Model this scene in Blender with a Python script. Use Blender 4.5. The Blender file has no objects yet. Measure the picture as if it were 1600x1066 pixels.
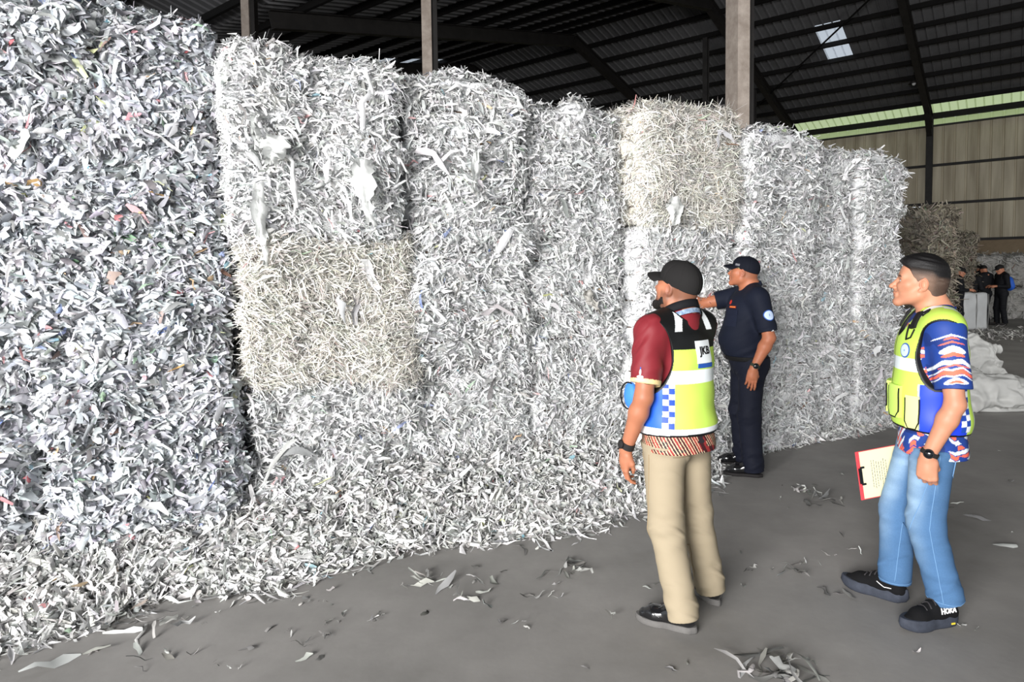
import bpy, bmesh, math, random
import numpy as np
from mathutils import Matrix, Vector
from mathutils.bvhtree import BVHTree

SC = bpy.context.scene
COL = SC.collection
DENS = 1.0          # density of loose paper strips
VOX = 0.0034        # grid step of the figures
F_PX = 1000.0       # focal length in pixels of the 1600 x 1066 frame

# ------------------------------------------------------------------ helpers
def lin(c):
    """sRGB 0-255 -> linear"""
    c = np.asarray(c, dtype=float) / 255.0
    return np.where(c <= 0.04045, c / 12.92, ((c + 0.055) / 1.055) ** 2.4)

def L3(r, g, b):
    v = lin((r, g, b)); return (float(v[0]), float(v[1]), float(v[2]), 1.0)

def tag(o, label=None, cat=None, group=None, kind=None):
    if label: o['label'] = label
    if cat: o['category'] = cat
    if group: o['group'] = group
    if kind: o['kind'] = kind
    return o

def empty(name, loc=(0, 0, 0), rz=0.0):
    o = bpy.data.objects.new(name, None); COL.objects.link(o)
    o.empty_display_size = 0.1
    o.location = loc; o.rotation_euler = (0, 0, rz)
    return o

def new_mesh(name, V, Fq, mats, parent=None, smooth=True, col=None, fmat=None, loc=None):
    """numpy verts + quads (n,4) or list of faces -> one mesh object"""
    me = bpy.data.meshes.new(name)
    V = np.asarray(V, dtype=np.float32)
    if isinstance(Fq, np.ndarray):
        n = len(Fq); k = Fq.shape[1]
        me.vertices.add(len(V)); me.vertices.foreach_set('co', V.ravel())
        me.loops.add(n * k); me.loops.foreach_set('vertex_index', Fq.astype(np.int32).ravel())
        me.polygons.add(n)
        me.polygons.foreach_set('loop_start', np.arange(0, n * k, k, dtype=np.int32))
        me.polygons.foreach_set('loop_total', np.full(n, k, dtype=np.int32))
        me.update(calc_edges=True)
    else:
        me.from_pydata([tuple(map(float, v)) for v in V], [], [tuple(f) for f in Fq])
        me.update()
    if not isinstance(mats, (list, tuple)): mats = [mats]
    for m in mats: me.materials.append(m)
    if fmat is not None:
        me.polygons.foreach_set('material_index', np.asarray(fmat, dtype=np.int32))
    if smooth:
        me.polygons.foreach_set('use_smooth', np.ones(len(me.polygons), dtype=bool))
    if col is not None:
        at = me.color_attributes.new('Col', 'FLOAT_COLOR', 'POINT')
        c4 = np.ones((len(V), 4), dtype=np.float32); c4[:, :3] = col
        at.data.foreach_set('color', c4.ravel())
    o = bpy.data.objects.new(name, me); COL.objects.link(o)
    if loc is not None: o.location = loc
    if parent is not None: o.parent = parent
    return o

class MB:
    """small mesh collector: boxes, tubes, rings, lathes"""
    def __init__(s): s.v = []; s.f = []; s.m = []
    def add(s, vs, fs, mi=0):
        b = len(s.v); s.v += [tuple(map(float, v)) for v in vs]
        s.f += [tuple(b + i for i in f) for f in fs]; s.m += [mi] * len(fs)
    def box(s, a, b, mi=0, M=None):
        x0, y0, z0 = a; x1, y1, z1 = b
        vs = [Vector(p) for p in ((x0,y0,z0),(x1,y0,z0),(x1,y1,z0),(x0,y1,z0),(x0,y0,z1),(x1,y0,z1),(x1,y1,z1),(x0,y1,z1))]
        if M is not None: vs = [M @ v for v in vs]
        s.add(vs, [(3,2,1,0),(4,5,6,7),(0,1,5,4),(1,2,6,5),(2,3,7,6),(3,0,4,7)], mi)
    def beam(s, p, q, w, h, up=(0, 0, 1), mi=0):
        p, q = Vector(p), Vector(q); d = (q - p).normalized(); u = Vector(up)
        r = d.cross(u).normalized(); u = r.cross(d).normalized()
        vs = []
        for c in (p, q):
            for a, b in ((-1,-1),(1,-1),(1,1),(-1,1)): vs.append(c + r * a * w / 2 + u * b * h / 2)
        s.add(vs, [(3,2,1,0),(4,5,6,7),(0,1,5,4),(1,2,6,5),(2,3,7,6),(3,0,4,7)], mi)
    def ibeam(s, p, q, w, h, up=(0, 0, 1), t=0.02, mi=0):
        p, q = Vector(p), Vector(q); d = (q - p).normalized(); u = Vector(up)
        r = d.cross(u).normalized(); u = r.cross(d).normalized()
        for off, ww, hh in ((u * (h/2 - t/2), w, t), (-u * (h/2 - t/2), w, t), (Vector((0,0,0)), t, h - 2*t)):
            s.beam(p + off, q + off, ww, hh, up, mi)
    def tube(s, pts, r, n=8, closed=False, mi=0, rs=None):
        pts = [Vector(p) for p in pts]; N = len(pts); rings = []
        prev = None
        for i, p in enumerate(pts):
            a = pts[(i - 1) % N] if (closed or i > 0) else p
            b = pts[(i + 1) % N] if (closed or i < N - 1) else p
            d = (b - a)
            d = d.normalized() if d.length > 1e-9 else Vector((0, 0, 1))
            if prev is None:
                u = Vector((0, 0, 1)) if abs(d.z) < 0.9 else Vector((1, 0, 0))
                prev = (u - d * u.dot(d)).normalized()
            else:
                prev = (prev - d * prev.dot(d))
                prev = prev.normalized() if prev.length > 1e-6 else d.orthogonal().normalized()
            e = d.cross(prev); rr = rs[i] if rs else r
            rings.append([p + prev * math.cos(2*math.pi*k/n) * rr + e * math.sin(2*math.pi*k/n) * rr for k in range(n)])
        vs = [v for ring in rings for v in ring]; fs = []
        M = N if closed else N - 1
        for i in range(M):
            j = (i + 1) % N
            for k in range(n): fs.append((i*n+k, i*n+(k+1)%n, j*n+(k+1)%n, j*n+k))
        if not closed:
            fs.append(tuple(range(n - 1, -1, -1))); fs.append(tuple((N-1)*n + k for k in range(n)))
        s.add(vs, fs, mi)
    def lathe(s, prof, n=24, M=None, mi=0):
        vs = []; fs = []
        for r, z in prof:
            for k in range(n):
                v = Vector((r*math.cos(2*math.pi*k/n), r*math.sin(2*math.pi*k/n), z))
                vs.append(M @ v if M is not None else v)
        for i in range(len(prof) - 1):
            for k in range(n): fs.append((i*n+k, i*n+(k+1)%n, (i+1)*n+(k+1)%n, (i+1)*n+k))
        fs.append(tuple(range(n-1, -1, -1))); fs.append(tuple((len(prof)-1)*n+k for k in range(n)))
        s.add(vs, fs, mi)
    def build(s, name, mats, parent=None, smooth=False, bevel=0.0):
        o = new_mesh(name, np.array(s.v), s.f, mats, parent, smooth, fmat=s.m)
        if bevel > 0:
            b = o.modifiers.new('bev', 'BEVEL'); b.width = bevel; b.segments = 2; b.limit_method = 'ANGLE'
        return o

# ------------------------------------------------------------------ noise
def _hash(ix, iy, iz, seed):
    h = (ix.astype(np.int64) * 374761393 + iy.astype(np.int64) * 668265263 + iz.astype(np.int64) * 1274126177 + seed * 974634541) & 0x7fffffff
    h = ((h ^ (h >> 13)) * 1103515245) & 0x7fffffff
    h = (h ^ (h >> 16)) & 0x7fffffff
    return h / float(0x7fffffff) * 2 - 1

def noise3(P, sc=1.0, seed=0):
    """smooth value noise in -1..1"""
    P = np.asarray(P, dtype=float) * np.asarray(sc, dtype=float)
    i = np.floor(P).astype(np.int64); f = P - i; f = f * f * (3 - 2 * f)
    out = 0
    for a in (0, 1):
        for b in (0, 1):
            for c in (0, 1):
                w = (f[:, 0] if a else 1 - f[:, 0]) * (f[:, 1] if b else 1 - f[:, 1]) * (f[:, 2] if c else 1 - f[:, 2])
                out = out + w * _hash(i[:, 0] + a, i[:, 1] + b, i[:, 2] + c, seed)
    return out

def sstep(a, b, x):
    t = np.clip((x - a) / (b - a), 0, 1); return t * t * (3 - 2 * t)

def vnormals(V, Fq):
    n = np.zeros_like(V)
    a, b, c, d = V[Fq[:, 0]], V[Fq[:, 1]], V[Fq[:, 2]], V[Fq[:, 3]]
    fn = np.cross(c - a, d - b)
    for k in range(4):
        for ax in range(3): n[:, ax] += np.bincount(Fq[:, k], fn[:, ax], len(V))
    return n / np.maximum(np.linalg.norm(n, axis=1, keepdims=True), 1e-12)

# ------------------------------------------------------------------ materials
MATS = {}
def _nt(name):
    m = bpy.data.materials.new(name); m.use_nodes = True
    nt = m.node_tree; b = nt.nodes['Principled BSDF']
    return m, nt, b

def mat(name, col, rough=0.6, spec=0.3, metal=0.0, bump=0.0, bscale=60.0, var=0.0, vscale=5.0, col2=None, stretch=None, coat=0.0):
    """procedural: colour with noise variation and noise bump (object coordinates)"""
    if name in MATS: return MATS[name]
    m, nt, b = _nt(name)
    b.inputs['Roughness'].default_value = rough
    b.inputs['Specular IOR Level'].default_value = spec
    b.inputs['Metallic'].default_value = metal
    if coat: b.inputs['Coat Weight'].default_value = coat; b.inputs['Coat Roughness'].default_value = 0.08
    tc = nt.nodes.new('ShaderNodeTexCoord'); mp = nt.nodes.new('ShaderNodeMapping')
    nt.links.new(tc.outputs['Object'], mp.inputs['Vector'])
    if stretch: mp.inputs['Scale'].default_value = stretch
    b.inputs['Base Color'].default_value = col
    if var > 0 or col2:
        n = nt.nodes.new('ShaderNodeTexNoise'); n.inputs['Scale'].default_value = vscale; n.inputs['Detail'].default_value = 6
        n.inputs['Roughness'].default_value = 0.65
        nt.links.new(mp.outputs['Vector'], n.inputs['Vector'])
        r = nt.nodes.new('ShaderNodeValToRGB'); r.color_ramp.elements[0].position = 0.32; r.color_ramp.elements[1].position = 0.7
        c2 = col2 if col2 else tuple(min(1, c * (1 + var)) for c in col[:3]) + (1,)
        c1 = col if col2 else tuple(c * (1 - var) for c in col[:3]) + (1,)
        r.color_ramp.elements[0].color = c1; r.color_ramp.elements[1].color = c2
        nt.links.new(n.outputs['Fac'], r.inputs['Fac']); nt.links.new(r.outputs['Color'], b.inputs['Base Color'])
    if bump > 0:
        n2 = nt.nodes.new('ShaderNodeTexNoise'); n2.inputs['Scale'].default_value = bscale; n2.inputs['Detail'].default_value = 4
        nt.links.new(mp.outputs['Vector'], n2.inputs['Vector'])
        bp = nt.nodes.new('ShaderNodeBump'); bp.inputs['Strength'].default_value = bump; bp.inputs['Distance'].default_value = 0.01
        nt.links.new(n2.outputs['Fac'], bp.inputs['Height']); nt.links.new(bp.outputs['Normal'], b.inputs['Normal'])
    MATS[name] = m
    return m

def cmat(name, rough=0.7, spec=0.25, bump=0.0, bscale=200.0, sss=0.0, trans=0.0, var=0.0):
    """colour taken from the mesh's own 'Col' attribute (dye, print, pigment), small noise variation and bump"""
    if name in MATS: return MATS[name]
    m, nt, b = _nt(name)
    b.inputs['Roughness'].default_value = rough
    b.inputs['Specular IOR Level'].default_value = spec
    at = nt.nodes.new('ShaderNodeAttribute'); at.attribute_name = 'Col'
    tc = nt.nodes.new('ShaderNodeTexCoord')
    src = at.outputs['Color']
    if var > 0:
        n = nt.nodes.new('ShaderNodeTexNoise'); n.inputs['Scale'].default_value = bscale * 0.3; n.inputs['Detail'].default_value = 5
        nt.links.new(tc.outputs['Object'], n.inputs['Vector'])
        mr = nt.nodes.new('ShaderNodeMapRange'); mr.inputs['To Min'].default_value = 1 - var; mr.inputs['To Max'].default_value = 1 + var
        nt.links.new(n.outputs['Fac'], mr.inputs['Value'])
        mx = nt.nodes.new('ShaderNodeVectorMath'); mx.operation = 'SCALE'
        nt.links.new(at.outputs['Color'], mx.inputs[0]); nt.links.new(mr.outputs['Result'], mx.inputs['Scale'])
        src = mx.outputs['Vector']
    nt.links.new(src, b.inputs['Base Color'])
    if sss > 0:
        b.inputs['Subsurface Weight'].default_value = sss
        b.inputs['Subsurface Radius'].default_value = (0.012, 0.005, 0.003)
        b.inputs['Subsurface Scale'].default_value = 0.6
    if bump > 0:
        n2 = nt.nodes.new('ShaderNodeTexNoise'); n2.inputs['Scale'].default_value = bscale; n2.inputs['Detail'].default_value = 3
        nt.links.new(tc.outputs['Object'], n2.inputs['Vector'])
        bp = nt.nodes.new('ShaderNodeBump'); bp.inputs['Strength'].default_value = bump; bp.inputs['Distance'].default_value = 0.004
        nt.links.new(n2.outputs['Fac'], bp.inputs['Height']); nt.links.new(bp.outputs['Normal'], b.inputs['Normal'])
    if trans > 0:
        out = nt.nodes['Material Output']; tr = nt.nodes.new('ShaderNodeBsdfTranslucent'); mix = nt.nodes.new('ShaderNodeMixShader')
        nt.links.new(src, tr.inputs['Color']); mix.inputs['Fac'].default_value = trans
        nt.links.new(b.outputs[0], mix.inputs[1]); nt.links.new(tr.outputs[0], mix.inputs[2]); nt.links.new(mix.outputs[0], out.inputs['Surface'])
    MATS[name] = m
    return m

def sheet_mat(name, col, w=0.8):
    """translucent plastic roofing sheet: daylight shines through it"""
    m, nt, b = _nt(name); out = nt.nodes['Material Output']
    b.inputs['Base Color'].default_value = col; b.inputs['Roughness'].default_value = 0.5
    tr = nt.nodes.new('ShaderNodeBsdfTranslucent'); mix = nt.nodes.new('ShaderNodeMixShader')
    tr.inputs['Color'].default_value = col; mix.inputs['Fac'].default_value = w
    nt.links.new(b.outputs[0], mix.inputs[1]); nt.links.new(tr.outputs[0], mix.inputs[2]); nt.links.new(mix.outputs[0], out.inputs['Surface'])
    return m

# ------------------------------------------------------------------ camera
cam_d = bpy.data.cameras.new('camera'); CAM = bpy.data.objects.new('camera', cam_d); COL.objects.link(CAM)
CAM_H = 1.65; PITCH = math.radians(2.9); ROLL = -0.013; SHIFT_PX = 57.0
cam_d.sensor_width = 36.0; cam_d.sensor_fit = 'HORIZONTAL'; cam_d.lens = 36.0 * F_PX / 1600.0
cam_d.shift_y = -SHIFT_PX / 1600.0; cam_d.clip_start = 0.05; cam_d.clip_end = 300
RC = Matrix.Rotation(math.pi / 2 - PITCH, 3, 'X') @ Matrix.Rotation(ROLL, 3, 'Z')
CAM.matrix_world = Matrix.Translation((0, 0, CAM_H)) @ RC.to_4x4()
SC.camera = CAM
def ray(X, Y):
    return RC @ Vector(((X - 800) / F_PX, -(Y - (533 - SHIFT_PX)) / F_PX, -1.0))
def ground(X, Y, z=0.0):
    d = ray(X, Y); t = (z - CAM_H) / d.z
    return Vector((d.x * t, d.y * t, z))
def at_depth(X, Y, y):
    d = ray(X, Y); t = y / d.y
    return Vector((d.x * t, y, CAM_H + d.z * t))
def on_plane(X, Y, p0, n):
    d = ray(X, Y); o = Vector((0, 0, CAM_H)); t = (Vector(p0) - o).dot(Vector(n)) / d.dot(Vector(n))
    return o + d * t
# ------------------------------------------------------------------ the hall
A = math.radians(38.0)
BU = Vector((math.sin(A), math.cos(A), 0)); BV = Vector((-math.cos(A), math.sin(A), 0)); UP = Vector((0, 0, 1))
DW = 34.0; EAVE = 8.45; TAN = 0.237; SR = 11.9; SVAL = 25.3; BVMIN, BVMAX = -34.0, 44.0
def B(s, v, z): return BU * (DW - s) + BV * v + UP * z      # s: distance in from the far wall, v along it
def roof_z(s):
    if s <= SR: return EAVE + TAN * s
    if s <= SVAL: return EAVE + TAN * SR - TAN * (s - SR)
    if s <= SVAL + SR: return EAVE + TAN * SR - TAN * (SVAL - SR) + TAN * (s - SVAL)
    return EAVE + TAN * SR - TAN * (SVAL - SR) + TAN * SR - TAN * (s - SVAL - SR)
def v_of(X, s=0.0, Y=400):
    """position along the wall seen at picture column X for a line s in from the wall"""
    d = ray(X, Y); t = (DW - s) / (d.x * BU.x + d.y * BU.y)
    return d.x * t * BV.x + d.y * t * BV.y

M_steel = mat('dark steel', L3(38, 36, 35), 0.6, 0.3, var=0.3, vscale=3, bump=0.1)
M_purlin = mat('black purlin steel', L3(26, 25, 25), 0.7, 0.2, var=0.2, vscale=3)
M_roof = mat('grey roofing sheet', L3(112, 112, 114), 0.65, 0.2, var=0.12, vscale=1.2)
M_floor = mat('dusty concrete', L3(128, 126, 123), 0.62, 0.25, col2=L3(160, 157, 154), vscale=0.9, bump=0.06, bscale=30)
M_conc = mat('bare concrete', L3(150, 138, 128), 0.85, 0.15, col2=L3(186, 174, 164), vscale=6, bump=0.4, bscale=40)
M_plinth = mat('brown concrete plinth', L3(120, 104, 84), 0.9, 0.1, col2=L3(160, 142, 118), vscale=0.8, bump=0.3, bscale=20)
M_sky = sheet_mat('white translucent sheet', (0.85, 0.88, 0.92, 1), 0.7)
M_green = sheet_mat('green translucent sheet', (0.72, 0.82, 0.45, 1), 0.75)
# weathered wall sheet: beige with streaks running down and rust
def wall_mat():
    m, nt, b = _nt('weathered wall sheet'); b.inputs['Roughness'].default_value = 0.6
    tc = nt.nodes.new('ShaderNodeTexCoord'); mp = nt.nodes.new('ShaderNodeMapping'); mp.inputs['Scale'].default_value = (1.2, 1.2, 0.12)
    nt.links.new(tc.outputs['Object'], mp.inputs['Vector'])
    n = nt.nodes.new('ShaderNodeTexNoise'); n.inputs['Scale'].default_value = 2.5; n.inputs['Detail'].default_value = 8
    nt.links.new(mp.outputs['Vector'], n.inputs['Vector'])
    r = nt.nodes.new('ShaderNodeValToRGB'); e = r.color_ramp.elements
    e[0].position = 0.3; e[0].color = L3(150, 138, 115); e[1].position = 0.7; e[1].color = L3(204, 194, 170)
    x = e.new(0.22); x.color = L3(120, 92, 66)
    nt.links.new(n.outputs['Fac'], r.inputs['Fac']); nt.links.new(r.outputs['Color'], b.inputs['Base Color'])
    return m
M_wall = wall_mat()

def struct(name, mb, mats, label=None, **k):
    o = mb.build(name, mats, None, **k); o['kind'] = 'structure'
    if label: o['label'] = label
    return o

# floor
m = MB(); n = 60
m.box((-60, -40, -0.2), (60, 60, 0.0)); struct('floor', m, M_floor)

# far wall of ribbed sheet (real ribs), leaving the bright slot open
def ribbed(origin, du, dv, lu, lv, pitch, dep, nrm, cuts=()):
    """sheet spanned by du (across ribs, length lu) and dv (along ribs, length lv)"""
    vs = []; fs = []; k = 0; u = 0.0
    prof = []
    while u < lu:
        for f_, h in ((0.0, 0), (0.78, 0), (0.84, 1), (0.94, 1)): prof.append((min(lu, u + f_ * pitch), h * dep))
        u += pitch
    for uu, h in prof:
        p = origin + du * uu + nrm * h
        vs += [p, p + dv * lv]
    for i in range(len(prof) - 1): fs.append((2*i, 2*i+2, 2*i+3, 2*i+1))
    return vs, fs
PL = 2.77; WT = EAVE - 0.62
v1 = v_of(1450); v2 = v_of(1246); SP = v2 - v1
slot0, slot1 = v_of(1447, 0, 320), v_of(1396, 0, 320)
zs0, zs1 = 4.02, 4.34
m = MB()
for (va, vb, za, zb) in ((BVMIN, slot0, PL, WT), (slot0, slot1, PL, zs0), (slot0, slot1, zs1, WT), (slot1, BVMAX, PL, WT)):
    a, f = ribbed(B(0, va, za), BV, UP, vb - va, zb - za, 0.42, -0.035, -BU); m.add(a, f)
struct('wall_far', m, M_wall)
m = MB(); m.beam(B(-0.05, BVMIN, PL/2), B(-0.05, BVMAX, PL/2), 0.25, PL); struct('wall_far_base', m, M_plinth)
# eave: translucent strip of wall, gutter beam, translucent strip of roof
m = MB(); a, f = ribbed(B(0, BVMIN, WT), BV, UP, BVMAX - BVMIN, 0.3, 0.42, -0.03, -BU); m.add(a, f); struct('window_1', m, M_green)
m = MB(); m.beam(B(0.1, BVMIN, WT + 0.42), B(0.1, BVMAX, WT + 0.42), 0.2, 0.24); struct('trim_1', m, M_purlin)
for i, z in enumerate((6.1, 4.42, PL + 0.03, WT)):
    m = MB(); m.beam(B(0.09, BVMIN, z), B(0.09, BVMAX, z), 0.1, 0.11 if i < 3 else 0.07); o = struct('girt', m, M_steel)

# roof slopes of ribbed sheet, with real openings for the skylights
sl = Vector((-BU.x, -BU.y, TAN)); sl_len = math.sqrt(1 + TAN * TAN); sld = sl / sl_len
NR = Vector((BU.x * TAN, BU.y * TAN, 1)).normalized()
def roof_pt(X, Y, off=0.0): return on_plane(X, Y, B(0, 0, EAVE + off), Vector((BU.x * TAN, BU.y * TAN, 1)))
def sv(p): return DW - p.dot(BU), p.dot(BV)
sk = [sv(roof_pt(X, Y)) for X, Y in ((1275, 40), (1312, 38), (1334, 90), (1300, 97))]
ska, skb = min(a for a, _ in sk), max(a for a, _ in sk)
va_, vb_ = sum(v for _, v in sk[1:3]) / 2, (sk[0][1] + sk[3][1]) / 2
STR = 1.05
snap = lambda v: BVMIN + round((v - BVMIN) / 0.3) * 0.3
va_, vb_ = snap(va_), snap(vb_)
def roof_piece(s0, s1, v0, v1):
    a, f = ribbed(B(s0, v0, roof_z(s0)), BV, (B(s1, v0, roof_z(s1)) - B(s0, v0, roof_z(s0))), v1 - v0, 1.0, 0.3, -0.045, UP)
    return a, [tuple(reversed(q)) for q in f]
m = MB()
for s0, s1, w0, w1 in ((STR, ska, BVMIN, BVMAX), (ska, skb, BVMIN, va_), (ska, skb, vb_, BVMAX), (skb, SR, BVMIN, BVMAX)):
    a, f = roof_piece(s0, s1, w0, w1); m.add(a, f)
struct('ceiling', m, M_roof)
m = MB(); a, f = roof_piece(ska, skb, va_, vb_); m.add(a, f); struct('window_2', m, M_sky)
m = MB(); a, f = roof_piece(-0.6, STR, BVMIN, BVMAX); m.add(a, f); struct('window_3', m, M_green)
# second slope, falling towards the inner columns, with a row of skylights
P2 = B(SR, 0, roof_z(SR)); N2 = Vector((-BU.x * TAN, -BU.y * TAN, 1))
wins = []
for X0, X1 in ((538, 569), (574, 612), (616, 650), (655, 688)):
    pa = sv(on_plane(X0 + 8, 91, P2, N2)); pb = sv(on_plane(X1, 98, P2, N2)); wins.append((pa, pb))
wv0 = min(min(a[1], b[1]) for a, b in wins); wv1 = max(max(a[1], b[1]) for a, b in wins)
m = MB(); cuts = sorted([(min(a[0], b[0]), max(a[0], b[0])) for a, b in wins]); s = SR
wv0 = snap(wv0); wv1 = snap(min(wv1, wv0 + 2.2))
for i, (c0, c1) in enumerate(cuts):
    c0, c1 = max(c0, s + 0.05), max(c1, s + 0.3)
    if c1 > SVAL - 0.2: break
    a, f = roof_piece(s, c0, BVMIN, BVMAX); m.add(a, f)
    for q0, q1 in ((BVMIN, wv0), (wv1, BVMAX)):
        a, f = roof_piece(c0, c1, q0, q1); m.add(a, f)
    mm = MB(); a, f = roof_piece(c0, c1, wv0, wv1); mm.add(a, f); struct('window_%d' % (4 + i), mm, M_sky)
    s = c1
a, f = roof_piece(s, SVAL, BVMIN, BVMAX); m.add(a, f)
a, f = roof_piece(SVAL, SVAL + SR, BVMIN, BVMAX); m.add(a, f)
a, f = roof_piece(SVAL + SR, SVAL + 2 * SR - 2.5, BVMIN, BVMAX); m.add(a, f)  # last two slopes lie out of view, added to block sky light
struct('ceiling_inner', m, M_roof)
# gable wall closing the far end
m = MB(); m.box((0, 0, 0), (1, 1, 1)); m.v = []; m.f = []; m.m = []
m.beam(B(-0.2, BVMAX, 6), B(SVAL + SR, BVMAX, 6), 0.2, 12.5); struct('wall_end', m, M_wall)

# purlins
vS = [v1 - SP, v1, v2, v2 + SP, v2 + 2*SP, v2 + 3*SP]
for i in range(1, 10):
    s = i * 1.19 + 0.1; m = MB()
    m.beam(B(s, BVMIN, roof_z(s) - 0.13), B(s, BVMAX, roof_z(s) - 0.13), 0.09, 0.17, NR); struct('purlin', m, M_purlin)
for i in range(0, 10):
    s = SR + 0.4 + i * 1.35; m = MB()
    m.beam(B(s, BVMIN, roof_z(s) - 0.13), B(s, BVMAX, roof_z(s) - 0.13), 0.09, 0.17); struct('purlin', m, M_purlin)
for i in range(0, 8):
    s = SVAL + 0.5 + i * 1.4; m = MB()
    m.beam(B(s, BVMIN, roof_z(s) - 0.13), B(s, BVMAX, roof_z(s) - 0.13), 0.09, 0.17); struct('purlin', m, M_purlin)
# rafters and wall columns
for v in vS:
    m = MB(); h = 0.42
    m.ibeam(B(0.15, v, roof_z(0.15) - 0.42), B(SR, v, roof_z(SR) - 0.45), 0.22, h, UP)
    m.ibeam(B(0.1, v, roof_z(0) - 1.15), B(1.6, v, roof_z(1.6) - 0.62), 0.2, 0.3, UP)
    m.ibeam(B(SR, v, roof_z(SR) - 0.45), B(SVAL, v, roof_z(SVAL) - 0.42), 0.22, h, UP)
    struct('rafter', m, M_steel)
    m = MB(); m.ibeam(B(0.28, v, 0), B(0.28, v, roof_z(0) - 0.3), 0.24, 0.34, BU); struct('column', m, M_steel)
# posts hung under the second rafter, and the inner concrete columns
for X, Y0 in ((1103, 60), (1178, 140)):
    p = on_plane(X, Y0, B(0, v2, 0), BV); m = MB(); m.ibeam(Vector((p.x, p.y, 0)), Vector((p.x, p.y, p.z)), 0.16, 0.2, BU); struct('column', m, M_steel)
for i, (X, y) in enumerate(((1155, 8.9), (675, 11.6), (398, 14.8))):
    p = at_depth(X, 300, y); z1 = roof_z(DW - p.dot(BU)) - 0.35
    Mx = Matrix.Translation((p.x, p.y, 0)) @ Matrix.Rotation(math.radians((9, 5, 4)[i]), 4, 'Z')
    m = MB(); m.box((-0.12, -0.17, 0), (0.05, 0.17, z1), 0, Mx)
    o = struct('column', m, M_conc)
    m = MB(); m.box((0.052, -0.10, 0), (0.15, 0.17, z1), 0, Mx)
    o = struct('column', m, M_steel)
# roof bracing rod
m = MB(); m.tube([roof_pt(1362, -4, -0.3), roof_pt(1172, 176, -0.3)], 0.035, 6); struct('brace_rod', m, M_purlin)

# lamp hung under the rafter
p = on_plane(1428, 131, B(0, v1 + 0.25, 0), BV)
lamp = empty('pendant_lamp', p); tag(lamp, 'small dark bell-shaped pendant lamp hanging beside the roof rafter', 'lamp')
m = MB(); m.lathe([(0.03, 0.28), (0.06, 0.26), (0.09, 0.12), (0.2, 0.0), (0.19, 0.0), (0.08, 0.1), (0.02, 0.2)], 20); m.build('lamp_shade', M_steel, lamp, True)
m = MB(); m.lathe([(0.02, 0.1), (0.06, 0.06), (0.075, 0.0), (0.05, -0.05), (0.01, -0.07)], 16)
m.build('bulb', mat('clear bulb glass', (0.8, 0.8, 0.8, 1), 0.1, 0.6), lamp, True)
m = MB(); m.tube([(0, 0, 0.27), (0, 0, 0.75)], 0.012, 6); m.build('lamp_rod', M_purlin, lamp)
# ------------------------------------------------------------------ shredded paper
def strips(P, N, rng, L, W, lift, pal, grav=0.25, spread=0.5, nrow=4, flat=1.0):
    """curled, crumpled paper strips, one per point P lying roughly along the surface with normal N"""
    n = len(P)
    r = rng.normal(size=(n, 3)); r[:, 2] *= 0.75
    s0 = int(rng.integers(0, 9999))           # neighbouring strips lie roughly the same way
    r += 1.5 * np.column_stack([noise3(P, 2.4, s0), noise3(P, 2.4, s0 + 1), noise3(P, 2.4, s0 + 2)])
    T = r - N * np.sum(r * N, 1, keepdims=True); T /= np.linalg.norm(T, axis=1, keepdims=True) + 1e-9
    e = rng.normal(lift, spread * 0.55, n)[:, None]
    D = T * np.cos(e) + N * np.sin(e)
    N2 = N * np.cos(e) - T * np.sin(e)
    Bv = np.cross(N2, D); ro = rng.normal(0, spread, n)[:, None]
    Bb = Bv * np.cos(ro) + N2 * np.sin(ro); Nn = np.cross(D, Bb)
    Lk = L[0] * (L[1] / L[0]) ** rng.random(n); Wk = W[0] * (W[1] / W[0]) ** rng.random(n)
    curl = rng.normal(0, 1.0, n) * 1.1 * flat; crease = rng.normal(0, 0.45, n) * flat
    V = np.empty((n, nrow, 3, 3)); 
    twist = rng.normal(0, 0.5, n)
    for i in range(nrow):
        s = i / (nrow - 1) - 0.5
        c = P + D * (s * Lk)[:, None] + Nn * (curl * s * s * Lk * 0.8 + rng.normal(0, 0.06, n) * flat * Lk)[:, None] + Bb * (rng.normal(0, 0.07, n) * np.minimum(Lk, .12))[:, None]
        c[:, 2] -= grav * Lk * s * s * 1.2
        tw = (twist * s)[:, None]
        Bi = Bb * np.cos(tw) + Nn * np.sin(tw)
        w = Wk * (0.35 + 0.65 * rng.random(n)) * (0.1 + 0.7 * rng.random(n) if i in (0, nrow - 1) else 1.0) * 0.5
        V[:, i, 0] = c - Bi * w[:, None]; V[:, i, 2] = c + Bi * w[:, None]
        V[:, i, 1] = c + Nn * (w * (crease + rng.normal(0, 0.3, n)))[:, None]
    base = (np.arange(n) * nrow * 3)[:, None]
    q = []
    for i in range(nrow - 1):
        for j in (0, 1): q.append([i*3+j, i*3+j+1, (i+1)*3+j+1, (i+1)*3+j])
    Fq = (base[:, :, None] + np.array(q)[None]).reshape(-1, 4)
    cols = pal(rng, n)
    C = np.repeat(cols, nrow * 3, axis=0)
    return V.reshape(-1, 3), Fq, C

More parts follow.
